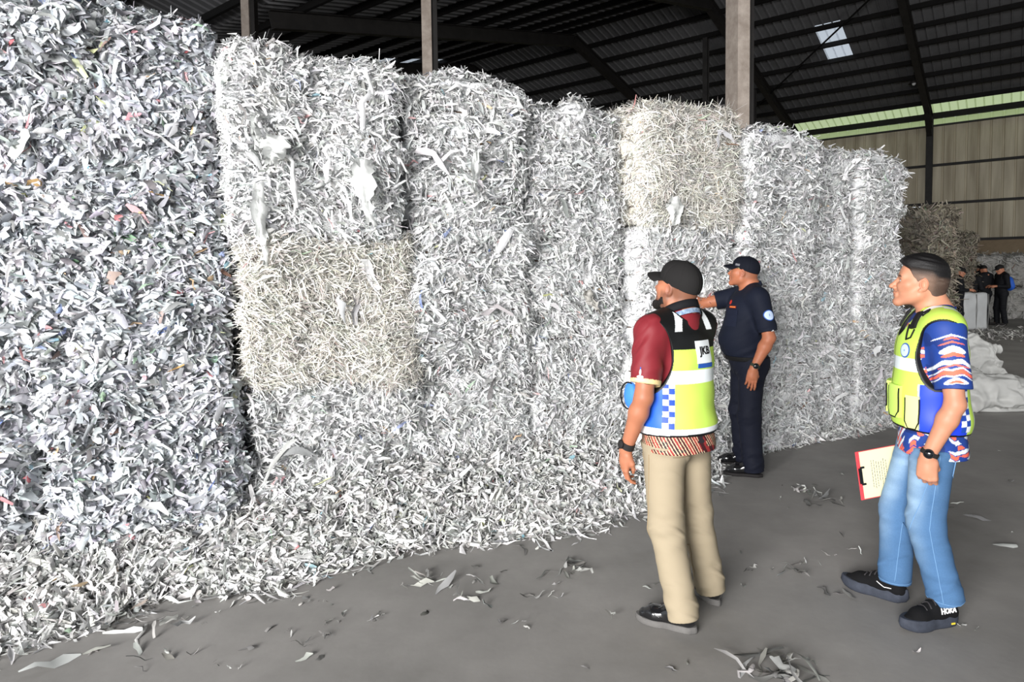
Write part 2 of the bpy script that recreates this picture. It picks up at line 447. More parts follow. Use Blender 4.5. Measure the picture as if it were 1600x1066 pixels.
def palette(base, tint=0.02, dark=0.25, specks=0.02):
    def f(rng, n):
        v = np.clip(rng.normal(0.95, 0.12, n), 0.5, 1.12)
        g = rng.random(n) < dark; v[g] *= rng.uniform(0.28, 0.8, g.sum())
        c = lin(np.array(base))[None] * v[:, None] * (1 + rng.normal(0, tint, (n, 3)))
        sp = rng.random(n) < specks
        k = sp.sum()
        pool = lin(np.array([(205, 70, 80), (70, 110, 190), (225, 170, 70), (120, 175, 120), (60, 60, 70), (230, 150, 150), (150, 100, 70), (90, 170, 190), (200, 205, 120)]))
        c[sp] = pool[rng.integers(0, len(pool), k)] * 0.6 + c[sp] * 0.4
        return np.clip(c, 0, 0.92)
    return f
PAL_W = palette((243, 244, 244), 0.02, 0.34, 0.010)
PAL_G = palette((222, 225, 230), 0.03, 0.48, 0.024)
PAL_T = palette((249, 245, 236), 0.03, 0.26, 0.008)
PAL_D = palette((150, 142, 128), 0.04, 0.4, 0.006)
M_paper = cmat('shredded paper', 0.6, 0.25, trans=0.10, bump=0.55, bscale=55)
M_corew = mat('pressed white paper', L3(222, 223, 224), 0.8, 0.2, var=0.12, vscale=14, bump=0.9, bscale=45)
M_coret = mat('pressed cream paper', L3(226, 220, 208), 0.8, 0.2, var=0.12, vscale=14, bump=0.9, bscale=45)
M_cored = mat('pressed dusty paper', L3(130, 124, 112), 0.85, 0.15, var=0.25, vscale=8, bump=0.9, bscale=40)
M_wire = mat('rusty baling wire', L3(96, 78, 66), 0.6, 0.3, 0.3, var=0.3, vscale=30)

def rbox(q, half, r):
    """push points of a box surface onto the rounded box; returns points and normals"""
    rv = np.array([r, r, r * 0.5]); inner = np.clip(q, -(half - rv), half - rv); d = (q - inner) / (rv / r)
    n = d / np.maximum(np.linalg.norm(d, axis=1, keepdims=True), 1e-9)
    return inner + n * rv, n

def bale_bulge(p, n, half, seed, nstrap):
    """bulging between the wires, plus lumps"""
    ph = (p[:, 2] + half[2]) / (2 * half[2]) * (nstrap + 1)
    side = 1 - np.abs(n[:, 2])
    return side * (0.03 * np.abs(np.sin(np.pi * ph)) ** 0.7 - 0.02) + 0.05 * noise3(p, 2.6, seed) + 0.045 * noise3(p, 6.0, seed + 5) + 0.018 * noise3(p, 14.0, seed + 6)

def bale(center, yaw, half, seed, pal, core, dens, label, faces, Ls=(0.07, 0.20), Ws=(0.012, 0.035), group=None, straps=4, topheap=0.0,
         name='paper_bale', hang=0):
    rng = np.random.default_rng(seed); half = np.array(half)
    root = empty(name, (center[0], center[1], center[2] - half[2]), yaw); tag(root, label, 'paper bale', group)
    zoff = np.array([0, 0, half[2]]); r = 0.13
    # core
    N_ = 26; V = []; Fs = []; vid = {}
    def vert(p):
        k = tuple(np.round(p, 5))
        if k not in vid: vid[k] = len(V); V.append(p)
        return vid[k]
    g = np.linspace(-1, 1, N_)
    for ax in range(3):
        for sg in (-1, 1):
            a1, a2 = [(1, 2), (2, 0), (0, 1)][ax]
            idx = np.empty((N_, N_), int)
            for i in range(N_):
                for j in range(N_):
                    p = np.zeros(3); p[ax] = sg; p[a1] = g[i]; p[a2] = g[j]; idx[i, j] = vert(p * half)
            for i in range(N_ - 1):
                for j in range(N_ - 1):
                    f = (idx[i, j], idx[i+1, j], idx[i+1, j+1], idx[i, j+1]); Fs.append(f if sg > 0 else f[::-1])
    V = np.array(V); P, Nn = rbox(V, half, r)
    P = P + Nn * (bale_bulge(P, Nn, half, seed, straps) - 0.028)[:, None]
    if topheap: P[:, 2] += np.where(V[:, 2] > half[2] - 1e-4, topheap * (1 - (np.abs(V[:, 0]) / half[0]) ** 2.0) * (0.7 + 0.5 * noise3(V, 2.0, seed + 9)), 0)
    P[:, 2] = np.maximum(P[:, 2], -half[2] + 0.0)
    new_mesh('pressed_core', P + zoff, np.array(Fs), core, root, True)
    # strips on the chosen faces: 'f' front (-y), 'l' (-x), 'r' (+x), 't' top
    allV = []; allF = []; allC = []; b0 = 0
    for fc, dm in faces.items():
        ax, sg = {'f': (1, -1), 'l': (0, -1), 'r': (0, 1), 't': (2, 1), 'b': (1, 1)}[fc]
        a1, a2 = [(1, 2), (2, 0), (0, 1)][ax]
        area = 4 * half[a1] * half[a2]; n = int(area * dens * dm * DENS)
        q = np.zeros((n, 3)); q[:, ax] = sg * half[ax]
        q[:, a1] = rng.uniform(-1, 1, n) * half[a1]; q[:, a2] = rng.uniform(-1, 1, n) * half[a2]
        P, Nn = rbox(q, half, r)
        smooth_side = fc in 'l' and dm < 0.7
        depth = rng.uniform(-0.05, 0.035, n) if not smooth_side else rng.uniform(-0.04, -0.015, n)
        P = P + Nn * (bale_bulge(P, Nn, half, seed, straps) + depth)[:, None]
        if topheap and fc in 'tflr':
            hz = topheap * (1 - (np.abs(q[:, 0]) / half[0]) ** 2.0) * (0.7 + 0.5 * noise3(q, 2.0, seed + 9))
            P[:, 2] += np.where(q[:, 2] > half[2] - 1e-4, hz, 0)
        if smooth_side: v, f, c = strips(P, Nn, rng, (0.04, 0.10), (0.006, 0.02), 0.0, pal, 0.1, 0.18)
        elif fc == 't': v, f, c = strips(P, Nn, rng, Ls, Ws, 0.25, pal, 0.2, 0.6)
        else: v, f, c = strips(P, Nn, rng, Ls, Ws, 0.05, pal, 0.35, 0.40)
        allV.append(v); allF.append(f + b0); allC.append(c); b0 += len(v)
    if hang:
        q = np.zeros((hang, 3)); q[:, 1] = -half[1] - 0.05; q[:, 0] = rng.uniform(-.8, .8, hang) * half[0]; q[:, 2] = rng.uniform(-.5, .9, hang) * half[2]
        Nn = np.tile([0.0, -1.0, 0.0], (hang, 1))
        v, f, c = strips(q, Nn, rng, (0.12, 0.32), (0.03, 0.08), 0.05, PAL_W, 0.6, 0.3, 5, 0.6)
        allV.append(v); allF.append(f + b0); allC.append(c); b0 += len(v)
    V = np.concatenate(allV) + zoff
    V[:, 2] = np.maximum(V[:, 2], 0.004 - max(0.0, center[2] - half[2]))
    o = new_mesh('paper_shreds', V, np.concatenate(allF), M_paper, root, False, col=np.concatenate(allC)); o['kind'] = 'stuff'
    # wires round the bale
    for k in range(straps):
        zz = -half[2] + (k + 1) / (straps + 1) * 2 * half[2]
        ring = []
        for t in np.linspace(0, 2 * np.pi, 49)[:-1]:
            c_, s_ = math.cos(t), math.sin(t); mx = max(abs(c_), abs(s_))
            ring.append([c_ / mx * half[0], s_ / mx * half[1], zz])
        ring = np.array(ring); P, Nn = rbox(ring, half, r)
        P = P + Nn * (bale_bulge(P, Nn, half, seed, straps) - 0.022)[:, None] + zoff
        m = MB(); m.tube(P, 0.006, 5, True); m.build('baling_wire', M_wire, root, True)
    return root

ROWA = math.radians(61.5)
RD = np.array([math.sin(ROWA), math.cos(ROWA)]); DD = np.array([-math.cos(ROWA), math.sin(ROWA)])
P0 = np.array([-1.2, 4.0]); ROWYAW = math.pi / 2 - ROWA
def rowp(t, d): return P0 + RD * t + DD * d     # t along the row, d behind its front line

HALFD = 0.72
stacks = [  # t0, t1, per layer (d offset, t shift, palette, core, wide)
    (-2.75, -1.50, [(0.10, 0, 'G')], 3.08),
    (-1.47, -0.53, [(-0.02, 0.06, 'G'), (0.06, 0.03, 'G', .62), (0.20, -0.01, 'G', .66)], 3.12),
    (-0.50, 0.58, [(0.03, 0.06, 'W'), (0.00, 0.04, 'T'), (-0.04, 0.0, 'W')], (0.96, 0.91, 1.09)),
    (0.60, 1.54, [(0.05, 0.03, 'W'), (0.03, 0.02, 'W'), (0.06, 0.0, 'W')], 2.96),
    (1.56, 2.48, [(0.10, 0.02, 'W'), (0.10, 0, 'W'), (0.12, 0, 'W')], 2.86),
    (2.52, 3.52, [(-0.12, 0, 'W'), (-0.10, 0, 'W'), (-0.12, 0, 'T')], (1.0, 1.02, 0.89)),
    (3.55, 4.54, [(-0.16, 0, 'W'), (-0.14, 0, 'W'), (-0.20, 0.0, 'W')], 2.79),
    (4.56, 5.28, [(-0.04, 0, 'W'), (-0.02, 0, 'W'), (-0.04, 0, 'W')], 2.75),
    (5.30, 6.05, [(-0.10, 0, 'W'), (-0.06, 0, 'W'), (-0.10, 0, 'W')], 2.72),
]
WHERE = ['cut-off stack at the row’s near end', 'broad near stack beside the lower cream bale', 'stack holding the lower cream bale', 'stack right of the lower cream bale',
         'stack left of the high cream bale', 'stack topped by the high cream bale', 'stack right of the high cream bale', 'narrow last-but-one stack of the row', 'stack ending the row, far from the camera']
LVL = ['bottom', 'middle', 'top']
PALS = {'W': (PAL_W, M_corew), 'G': (PAL_G, M_corew), 'T': (PAL_T, M_coret)}
HUE = {'W': 'white-grey', 'G': 'bluish grey', 'T': 'cream-tan'}
seed = 100
for si, (t0, t1, lay, H) in enumerate(stacks):
    hs = H if isinstance(H, tuple) else (H / 3.0,) * 3
    for li, (doff, tsh, key, *ext) in enumerate(lay):
        xl = ext[0] if ext else 0.0
        seed += 7; rr = random.Random(seed)
        hw = (t1 - t0 + xl) / 2; c = rowp((t0 - xl + t1) / 2 + tsh, HALFD + doff)
        hz = hs[li]; z = sum(hs[:li]) + hz / 2
        pal, core = PALS[key]
        fc = {'f': 1.0}
        if si in (2, 4, 5, 6): fc['l'] = 0.5
        else: fc['l'] = 0.25
        if si in (0, 1, 3): fc['r'] = 0.3
        if si == 8: fc['r'] = 0.8
        if li == 2: fc['t'] = 0.7
        near = si <= 3
        dens = (4000, 4800, 4600, 4300, 4000, 4000, 3600, 3400, 3400)[si]
        if key == 'T': Ls, Ws, dens = (0.08, 0.18), (0.005, 0.014), dens * 2.0
        elif si <= 1: Ls, Ws = (0.03, 0.15), (0.012, 0.060)
        else: Ls, Ws = (0.03, 0.15), (0.006, 0.034)
        bale((c[0], c[1], z), ROWYAW + math.radians(rr.uniform(-2.0, 2.0)), (hw + 0.02, HALFD, hz / 2 + 0.03), seed, pal, core, dens,
             '%s shredded paper bale, %s of the %s' % (HUE[key], LVL[li], WHERE[si]), fc, Ls, Ws,
             'bales in the long stacked row', 4, 0.10 if li == 2 else 0.0, hang=(10 if si in (2, 3) and li == 2 else 3))

# long torn sheets of film caught on the bales
def film(name, X, Y0, Y1, w, off, label, col=(236, 238, 236), seed=1, bend=0.0):
    """a torn strip hanging down the face of the bales between picture heights Y0 and Y1"""
    rng = np.random.default_rng(seed); n = 14; V = []; Fs = []
    for i in range(n):
        f = i / (n - 1); q0 = P0 + DD * (off - 0.02); p = on_plane(X + bend * f * f, Y0 + (Y1 - Y0) * f, (q0[0], q0[1], 0), (DD[0], DD[1], 0))
        ww = w * (0.5 + 0.6 * math.sin(math.pi * min(1, 0.15 + f))) * rng.uniform(0.5, 1.15)
        for j in range(5):
            u = j / 4 - 0.5
            V.append((p.x + RD[0] * u * ww, p.y + RD[1] * u * ww - 0.03 * math.cos(u * 9 + f * 5 + seed) + rng.normal(0, .013), p.z + rng.normal(0, .010)))
    for i in range(n - 1):
        for j in range(4): Fs.append((i*5+j, i*5+j+1, (i+1)*5+j+1, (i+1)*5+j))
    m = new_mesh(name, np.array(V), np.array(Fs), cmat('plastic film', 0.45, 0.35, trans=0.3, bump=0.5, bscale=40), None, False, col=np.tile(lin(col), (len(V), 1)))
    tag(m, label, 'plastic film'); return m
film('torn_film', 404, 285, 415, 0.075, -0.10, 'long white torn film strip hanging over the top of the lower cream bale', seed=3, bend=12)
film('torn_film', 566, 250, 350, 0.14, -0.14, 'crumpled translucent film sheet hanging above the right corner of the lower cream bale', seed=5, bend=14)
film('torn_film', 744, 235, 300, 0.07, -0.05, 'narrow pale film strip on the stack right of the lower cream bale', seed=8, bend=-4)
film('torn_film', 1055, 308, 352, 0.17, -0.22, 'round pale film scrap on the high cream bale behind the two capped men', seed=11)
film('torn_film', 432, 212, 258, 0.16, -0.12, 'broad white film flake on the bale above the lower cream bale', seed=14, bend=-10)
film('torn_film', 398, 178, 235, 0.05, -0.12, 'short folded white strip beside the broad white film flake', seed=15, bend=4)
film('torn_film', 918, 452, 490, 0.11, 0.0, 'greyish torn film piece left of the pointing man’s capped companion', (205, 202, 196), seed=17, bend=22)

# heap of loose shreds along the foot of the row
def edge_d(t):
    """how far the loose heap reaches in front of the row"""
    xs = [-2.8, -1.6, -0.9, 0.3, 1.2, 2.2, 2.8, 3.3, 4.2, 6.3]; ys = [0.62, 0.52, 0.48, 0.60, 0.64, 0.62, 0.42, 0.20, 0.20, 0.18]
    return np.interp(t, xs, ys)
def heap_h(t, f):
    hm = np.interp(t, [-2.8, -1, 0.5, 2.0, 2.8, 3.4, 6.3], [0.34, 0.36, 0.40, 0.38, 0.25, 0.12, 0.10])
    return hm * np.clip(1 - f, 0, 1) ** 1.4
def heap_pt(t, f, z=None):
    d = -edge_d(t) * f + 0.16 * (1 - f)
    p = P0[None] + RD[None] * t[:, None] + DD[None] * d[:, None]
    return np.column_stack([p, heap_h(t, f) if z is None else z])
rng = np.random.default_rng(5)
nt_, nf_ = 200, 16
tt, ff = np.meshgrid(np.linspace(-3.0, 6.25, nt_), np.linspace(0, .86, nf_), indexing='ij')
Vh = heap_pt(tt.ravel(), ff.ravel())
Vh[:, 2] = np.maximum(0.003, Vh[:, 2] * (0.8 + 0.35 * noise3(Vh, 5, 3)) - 0.02)
ii, jj = np.meshgrid(np.arange(nt_ - 1), np.arange(nf_ - 1), indexing='ij'); k = (ii * nf_ + jj).ravel()
Fh = np.column_stack([k, k + 1, k + nf_ + 1, k + nf_])
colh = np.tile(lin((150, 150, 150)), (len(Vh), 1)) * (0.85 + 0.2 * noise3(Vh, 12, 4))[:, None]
n = int(24000 * DENS); t = rng.uniform(-3.0, 6.25, n); keep = rng.random(n) < np.interp(t, [-3, 2.6, 3.3, 6.3], [1, 1, 0.45, 0.4]); t = t[keep]; n = len(t)
f = rng.random(n) ** 0.8 * (1.0 + 0.10 * rng.normal(size=n))
f = f * (1 + 0.16 * noise3(np.column_stack([t * 2.2, np.zeros(n), np.zeros(n)]), 1, 8))
P = heap_pt(t, f); P[:, 2] = np.maximum(0.0, P[:, 2]) + rng.uniform(0.004, 0.05, n) * np.clip(1.25 - f, 0.1, 1)
Nn = np.tile(np.array([-DD[0] * .45, -DD[1] * .45, 0.9]), (n, 1)) + rng.normal(0, 0.25, (n, 3)); Nn /= np.linalg.norm(Nn, axis=1, keepdims=True)
mixp = palette((240, 240, 238), 0.02, 0.3, 0.012)
v, q, c = strips(P, Nn, rng, (0.04, 0.17), (0.008, 0.045), 0.10, mixp, 0.15, 0.5)
v[:, 2] = np.maximum(v[:, 2], 0.003)
o = new_mesh('loose_paper_heap', np.concatenate([Vh, v]), np.concatenate([Fh, q + len(Vh)]), M_paper, None, False, col=np.concatenate([colh, c]))
tag(o, 'long loose heap of torn white paper shreds along the foot of the bales', 'paper shreds', None, 'stuff')

# scraps lying about on the floor
M_scrap = cmat('dusty torn paper', 0.8, 0.15)
def scrap(X, Y, size, kind=0, sd=0, label=None, tone=190, group='small paper scraps on the floor'):
    rng = np.random.default_rng(sd * 13 + 7); p = ground(X, Y)
    nst = {0: 1, 1: 3, 2: 9, 3: 22}[kind]
    pos = rng.normal(0, size * 0.33, (nst, 3)); pos[:, 2] = 0.008 + np.abs(rng.normal(0, 0.008, nst)) * (1 if kind < 2 else 1.6)
    if kind == 0: pos[:] = (0, 0, 0.008)
    pos[:, 1] *= 0.7
    Nn = np.tile([0, 0, 1.0], (nst, 1)) + rng.normal(0, 0.25, (nst, 3)); Nn /= np.linalg.norm(Nn, axis=1, keepdims=True)
    Ls = (size * 0.8, size * 1.1) if kind == 0 else (size * 0.35, size * 0.9)
    Ws = (size * 0.28, size * 0.5) if kind == 0 else (size * 0.06, size * 0.22)
    v, q, c = strips(pos, Nn, rng, Ls, Ws, 0.06, palette((tone, tone, tone - 3), 0.02, 0.35, 0.0), 0.0, 0.35, 5, 0.45)
    v[:, 2] = np.maximum(v[:, 2], 0.002); v[:, 2] -= v[:, 2].min() - 0.001
    o = new_mesh('paper_scrap', v, q, M_scrap, None, False, col=c, loc=(p.x, p.y, 0.0))
    tag(o, label or 'small torn grey paper scrap lying loose on the dusty floor', 'paper scrap', None if label else group)
    return o
big = [(898, 888, 0.24, 2, 'spread bunch of torn strips on the floor left of the man in khaki trousers', 205),
       (672, 908, 0.22, 2, 'twisted clump of pale strips on open floor below the third stack', 205),
       (720, 935, 0.10, 1, 'crumpled upright paper knot near the pale twisted clump', 200),
       (742, 908, 0.13, 1, 'ragged white scrap pair just right of the twisted clump', 215),
       (772, 912, 0.09, 0, 'small folded bright white paper flake on the open floor', 225),
       (735, 938, 0.11, 0, 'thin pale paper sliver lying flat below the crumpled knot', 190),
       (855, 932, 0.13, 1, 'curled grey scrap left of the khaki man, in the open floor', 195),
       (870, 915, 0.10, 0, 'rounded pale paper chip above the curled grey scrap', 215),
       (848, 858, 0.10, 1, 'small paper tuft near the heap edge below the fourth stack', 200),
       (590, 972, 0.08, 1, 'white crumpled paper ball alone on the floor below the third stack', 225),
       (957, 962, 0.08, 1, 'white crumpled scrap on the floor beside the black loafer', 220),
       (1250, 768, 0.22, 2, 'tangled white film strips on the floor right of the man in navy', 215),
       (1272, 784, 0.24, 2, 'flat grey tangle of strips just below the white tangle by the navy man', 150),
       (1262, 880, 0.10, 1, 'small white scrap halfway between the khaki trousers and the sneakers', 210),
       (1234, 896, 0.17, 2, 'dusty flattened paper clump near the khaki man’s heel', 150),
       (1325, 862, 0.10, 1, 'double pale flakes in front of the blue jeans', 205),
       (1215, 1052, 0.26, 3, 'large dusty tangle of strips at the bottom edge of the floor', 175),
       (1160, 918, 0.08, 0, 'grey flake directly behind the black loafer heel', 165),
       (80, 1040, 0.22, 0, 'long white torn paper strip on the floor below the second stack', 230),
       (150, 1018, 0.14, 0, 'flat crumpled pale leaf above the long torn strip', 215),
       (215, 1018, 0.09, 0, 'small white oval scrap on the floor in the lower left', 220),
       (228, 1045, 0.16, 1, 'dark curled scrap at the bottom left of the floor', 120),
       (185, 972, 0.24, 3, 'tangled bunch of white strips just off the heap in the lower left', 215),
       (250, 985, 0.22, 2, 'fringe of white strips lying beside the tangled bunch', 215),
       (1495, 788, 0.10, 0, 'white flake on the floor behind the man in blue jeans', 215),
       (1530, 810, 0.16, 0, 'thin grey curl on the floor right of the blue jeans', 160),
       (1570, 855, 0.16, 0, 'pale curved strip on the floor at the right edge', 170),
       (1300, 930, 0.14, 1, 'faint grey shreds in front of the sneakers', 150)]
for i, (X, Y, s, kd, lb, tone) in enumerate(big): scrap(X, Y, s, kd, i, lb, tone)
rr = random.Random(21)
k = 0
for i in range(400):
    X, Y = rr.uniform(120, 1590), rr.uniform(690, 1060)
    p = ground(X, Y); rel = np.array([p.x, p.y]) - P0; dd = -(rel @ DD); tt_ = rel @ RD
    near = rr.random() < math.exp(-max(0, dd - 0.6) / 0.7)
    if dd < float(edge_d(tt_)) + 0.05 or (not near and rr.random() < 0.8) or p.y > 8.5: continue
    if any((X - a) ** 2 + (Y - b) ** 2 < 60 ** 2 for a, b in ((1050, 975), (1110, 935), (1370, 920), (1450, 960))): continue
    scrap(X, Y, rr.choice((0.03, 0.04, 0.05, 0.06, 0.08)), rr.choice((0, 0, 1)), 500 + i, None, rr.choice((120, 150, 180, 205)))
    k += 1
    if k >= 90: break
# ------------------------------------------------------------------ figures: smooth-union surfaces meshed as one skin
def v3(*a): return np.array(a, dtype=float)

class Sdf:
    def __init__(s): s.p = []; s.cuts = []
    def rc(s, a, b, ra, rb, k=0.02, capa=None, capb=None, op='u'):
        s.p.append(('rc', np.array(a, float), np.array(b, float), ra, rb, k, capa, capb, op)); return s
    def el(s, c, r, k=0.02, R=None, op='u'):
        s.p.append(('el', np.array(c, float), np.array(r, float), R, None, k, None, None, op)); return s
    def cut(s, o, n):      # keep the side the normal points away from
        s.cuts.append((np.array(o, float), np.array(n, float))); return s
    def bounds(s):
        lo = np.full(3, 1e9); hi = -lo
        for p in s.p:
            if p[8] != 'u': continue
            if p[0] == 'rc': r = max(p[3], p[4]); l = np.minimum(p[1], p[2]) - r; h = np.maximum(p[1], p[2]) + r
            else: r = p[2].max() if p[3] is not None else p[2]; l = p[1] - r; h = p[1] + r
            lo = np.minimum(lo, l); hi = np.maximum(hi, h)
        for o, n in s.cuts:
            for ax in range(3):
                if n[ax] > 0.999: hi[ax] = min(hi[ax], o[ax])
                if n[ax] < -0.999: lo[ax] = max(lo[ax], o[ax])
        return lo - 0.02, hi + 0.02
    def field(s, xs, ys, zs):
        F = np.full((len(xs), len(ys), len(zs)), 1.0, dtype=np.float32)
        for kind, A_, B_, r1, r2, k, capa, capb, op in s.p:
            if kind == 'rc': r = max(r1, r2); lo = np.minimum(A_, B_) - r; hi = np.maximum(A_, B_) + r
            else: r = B_.max() if r1 is not None else B_; lo = A_ - r; hi = A_ + r
            mg = k + 0.022; sl = []
            for ax, g in enumerate((xs, ys, zs)):
                i0, i1 = np.searchsorted(g, lo[ax] - mg), np.searchsorted(g, hi[ax] + mg); sl.append(slice(i0, i1))
            x = xs[sl[0]][:, None, None]; y = ys[sl[1]][None, :, None]; z = zs[sl[2]][None, None, :]
            if x.size == 0 or y.size == 0 or z.size == 0: continue
            if kind == 'rc':
                ba = B_ - A_; l2 = max(1e-9, float(ba @ ba))
                t = np.clip(((x - A_[0]) * ba[0] + (y - A_[1]) * ba[1] + (z - A_[2]) * ba[2]) / l2, 0, 1)
                d = np.sqrt((x - A_[0] - t * ba[0]) ** 2 + (y - A_[1] - t * ba[1]) ** 2 + (z - A_[2] - t * ba[2]) ** 2) - (r1 + (r2 - r1) * t)
                u = ba / math.sqrt(l2)
                if capb is not None: d = np.maximum(d, (x - B_[0]) * u[0] + (y - B_[1]) * u[1] + (z - B_[2]) * u[2])
                if capa is not None: d = np.maximum(d, -((x - A_[0]) * u[0] + (y - A_[1]) * u[1] + (z - A_[2]) * u[2]))
            else:
                px, py, pz = x - A_[0], y - A_[1], z - A_[2]
                if r1 is not None:
                    R = r1
                    px, py, pz = (R[0][0]*px + R[1][0]*py + R[2][0]*pz, R[0][1]*px + R[1][1]*py + R[2][1]*pz, R[0][2]*px + R[1][2]*py + R[2][2]*pz)
                k0 = np.sqrt((px / B_[0]) ** 2 + (py / B_[1]) ** 2 + (pz / B_[2]) ** 2)
                k1 = np.sqrt((px / B_[0] ** 2) ** 2 + (py / B_[1] ** 2) ** 2 + (pz / B_[2] ** 2) ** 2)
                d = k0 * (k0 - 1.0) / np.maximum(k1, 1e-6)
            S = F[tuple(sl)]
            if op == 'u':
                h = np.clip(0.5 + 0.5 * (S - d) / max(k, 1e-5), 0, 1)
                F[tuple(sl)] = S * (1 - h) + d * h - k * h * (1 - h)
            else:
                h = np.clip(0.5 - 0.5 * (S + d) / max(k, 1e-5), 0, 1)
                F[tuple(sl)] = S * (1 - h) - d * h + k * h * (1 - h)
        for o, n in s.cuts:
            pl = ((xs - o[0]) * n[0])[:, None, None] + ((ys - o[1]) * n[1])[None, :, None] + ((zs - o[2]) * n[2])[None, None, :]
            F = np.maximum(F, pl.astype(np.float32))
        return F
    def mesh(s, step=None, zc=None, zstep=None, smooth=2):
        step = step or VOX; lo, hi = s.bounds()
        xs = np.arange(lo[0], hi[0] + step, step); ys = np.arange(lo[1], hi[1] + step, step)
        if zc is not None: zs = np.concatenate([np.arange(lo[2], zc, zstep or step * 2), np.arange(zc, hi[2] + step, step)])
        else: zs = np.arange(lo[2], hi[2] + step, step)
        F = s.field(xs, ys, zs)
        return snet(F, xs, ys, zs, smooth)

def snet(F, xs, ys, zs, smooth=2):
    """surface nets: one vertex per crossed cell, quads across crossed edges"""
    neg = F < 0; nx, ny, nz = F.shape
    cnt = np.zeros((nx-1, ny-1, nz-1), dtype=np.int8)
    for a in (0, 1):
        for b in (0, 1):
            for c in (0, 1): cnt += neg[a:nx-1+a, b:ny-1+b, c:nz-1+c]
    idx = np.argwhere((cnt > 0) & (cnt < 8)); del cnt
    ids = np.full((nx-1, ny-1, nz-1), -1, dtype=np.int32); ids[idx[:, 0], idx[:, 1], idx[:, 2]] = np.arange(len(idx))
    offs = [(a, b, c) for a in (0, 1) for b in (0, 1) for c in (0, 1)]
    val = {o: F[idx[:, 0] + o[0], idx[:, 1] + o[1], idx[:, 2] + o[2]].astype(float) for o in offs}
    acc = np.zeros((len(idx), 3)); num = np.zeros(len(idx))
    for o in offs:
        for ax in range(3):
            if o[ax] == 0:
                q = list(o); q[ax] = 1; q = tuple(q); va, vb = val[o], val[q]; mk = (va < 0) != (vb < 0)
                t = np.where(mk, va / np.where(mk, va - vb, 1), 0)
                p = np.tile(np.array(o, float), (len(idx), 1)); p[:, ax] = t
                acc[mk] += p[mk]; num[mk] += 1
    fr = acc / num[:, None]
    V = np.empty((len(idx), 3))
    for ax, g in enumerate((xs, ys, zs)):
        i = idx[:, ax]; V[:, ax] = g[i] + fr[:, ax] * (g[i + 1] - g[i])
    quads = []
    for ax in range(3):
        o1, o2 = (ax + 1) % 3, (ax + 2) % 3
        sa = [slice(None)] * 3; sb = [slice(None)] * 3; sa[ax] = slice(0, -1); sb[ax] = slice(1, None)
        na, nb = neg[tuple(sa)], neg[tuple(sb)]
        e = np.argwhere(na != nb); lim = np.array(F.shape) - 1
        e = e[(e[:, o1] > 0) & (e[:, o2] > 0) & (e[:, o1] < lim[o1]) & (e[:, o2] < lim[o2])]
        fl = na[e[:, 0], e[:, 1], e[:, 2]]
        def cell(d1, d2):
            c = e.copy(); c[:, o1] -= d1; c[:, o2] -= d2; return ids[c[:, 0], c[:, 1], c[:, 2]]
        q = np.column_stack([cell(1, 1), cell(0, 1), cell(0, 0), cell(1, 0)])
        q[~fl] = q[~fl][:, ::-1]; quads.append(q)
    Q = np.concatenate(quads); Q = Q[(Q >= 0).all(1)]
    E = np.concatenate([Q[:, [0, 1]], Q[:, [1, 2]], Q[:, [2, 3]], Q[:, [3, 0]]]); deg = np.maximum(1, np.bincount(E[:, 0], minlength=len(V)) + np.bincount(E[:, 1], minlength=len(V)))
    for _ in range(smooth):
        av = np.zeros_like(V)
        for ax in range(3): av[:, ax] = np.bincount(E[:, 0], V[E[:, 1], ax], len(V)) + np.bincount(E[:, 1], V[E[:, 0], ax], len(V))
        V = V * 0.5 + av / deg[:, None] * 0.5
    return V, Q

def rotm(rx=0, ry=0, rz=0):
    return np.array(Matrix.Rotation(rz, 3, 'Z') @ Matrix.Rotation(rx, 3, 'X') @ Matrix.Rotation(ry, 3, 'Y'))

class Fr:
    """a frame: origin and rotation (columns right, forward, up)"""
    def __init__(s, o, R, sc=1.0): s.o = np.array(o, float); s.R = np.array(R, float); s.sc = sc
    def p(s, *a): return s.o + s.R @ (np.array(a, float) * s.sc)
    def inv(s, V): return (V - s.o) @ s.R / s.sc

class Surf:
    """for laying patches, letters and piping on a finished mesh"""
    def __init__(s, V, Q): s.V = V; s.t = BVHTree.FromPolygons([tuple(v) for v in V], [tuple(int(i) for i in q) for q in Q])
    def hit(s, o, d):
        h = s.t.ray_cast(Vector(o), Vector(d)); 
        return (np.array(h[0]), np.array(h[1])) if h[0] is not None else (None, None)
    def near(s, p):
        h = s.t.find_nearest(Vector(p)); return np.array(h[0]), np.array(h[1])

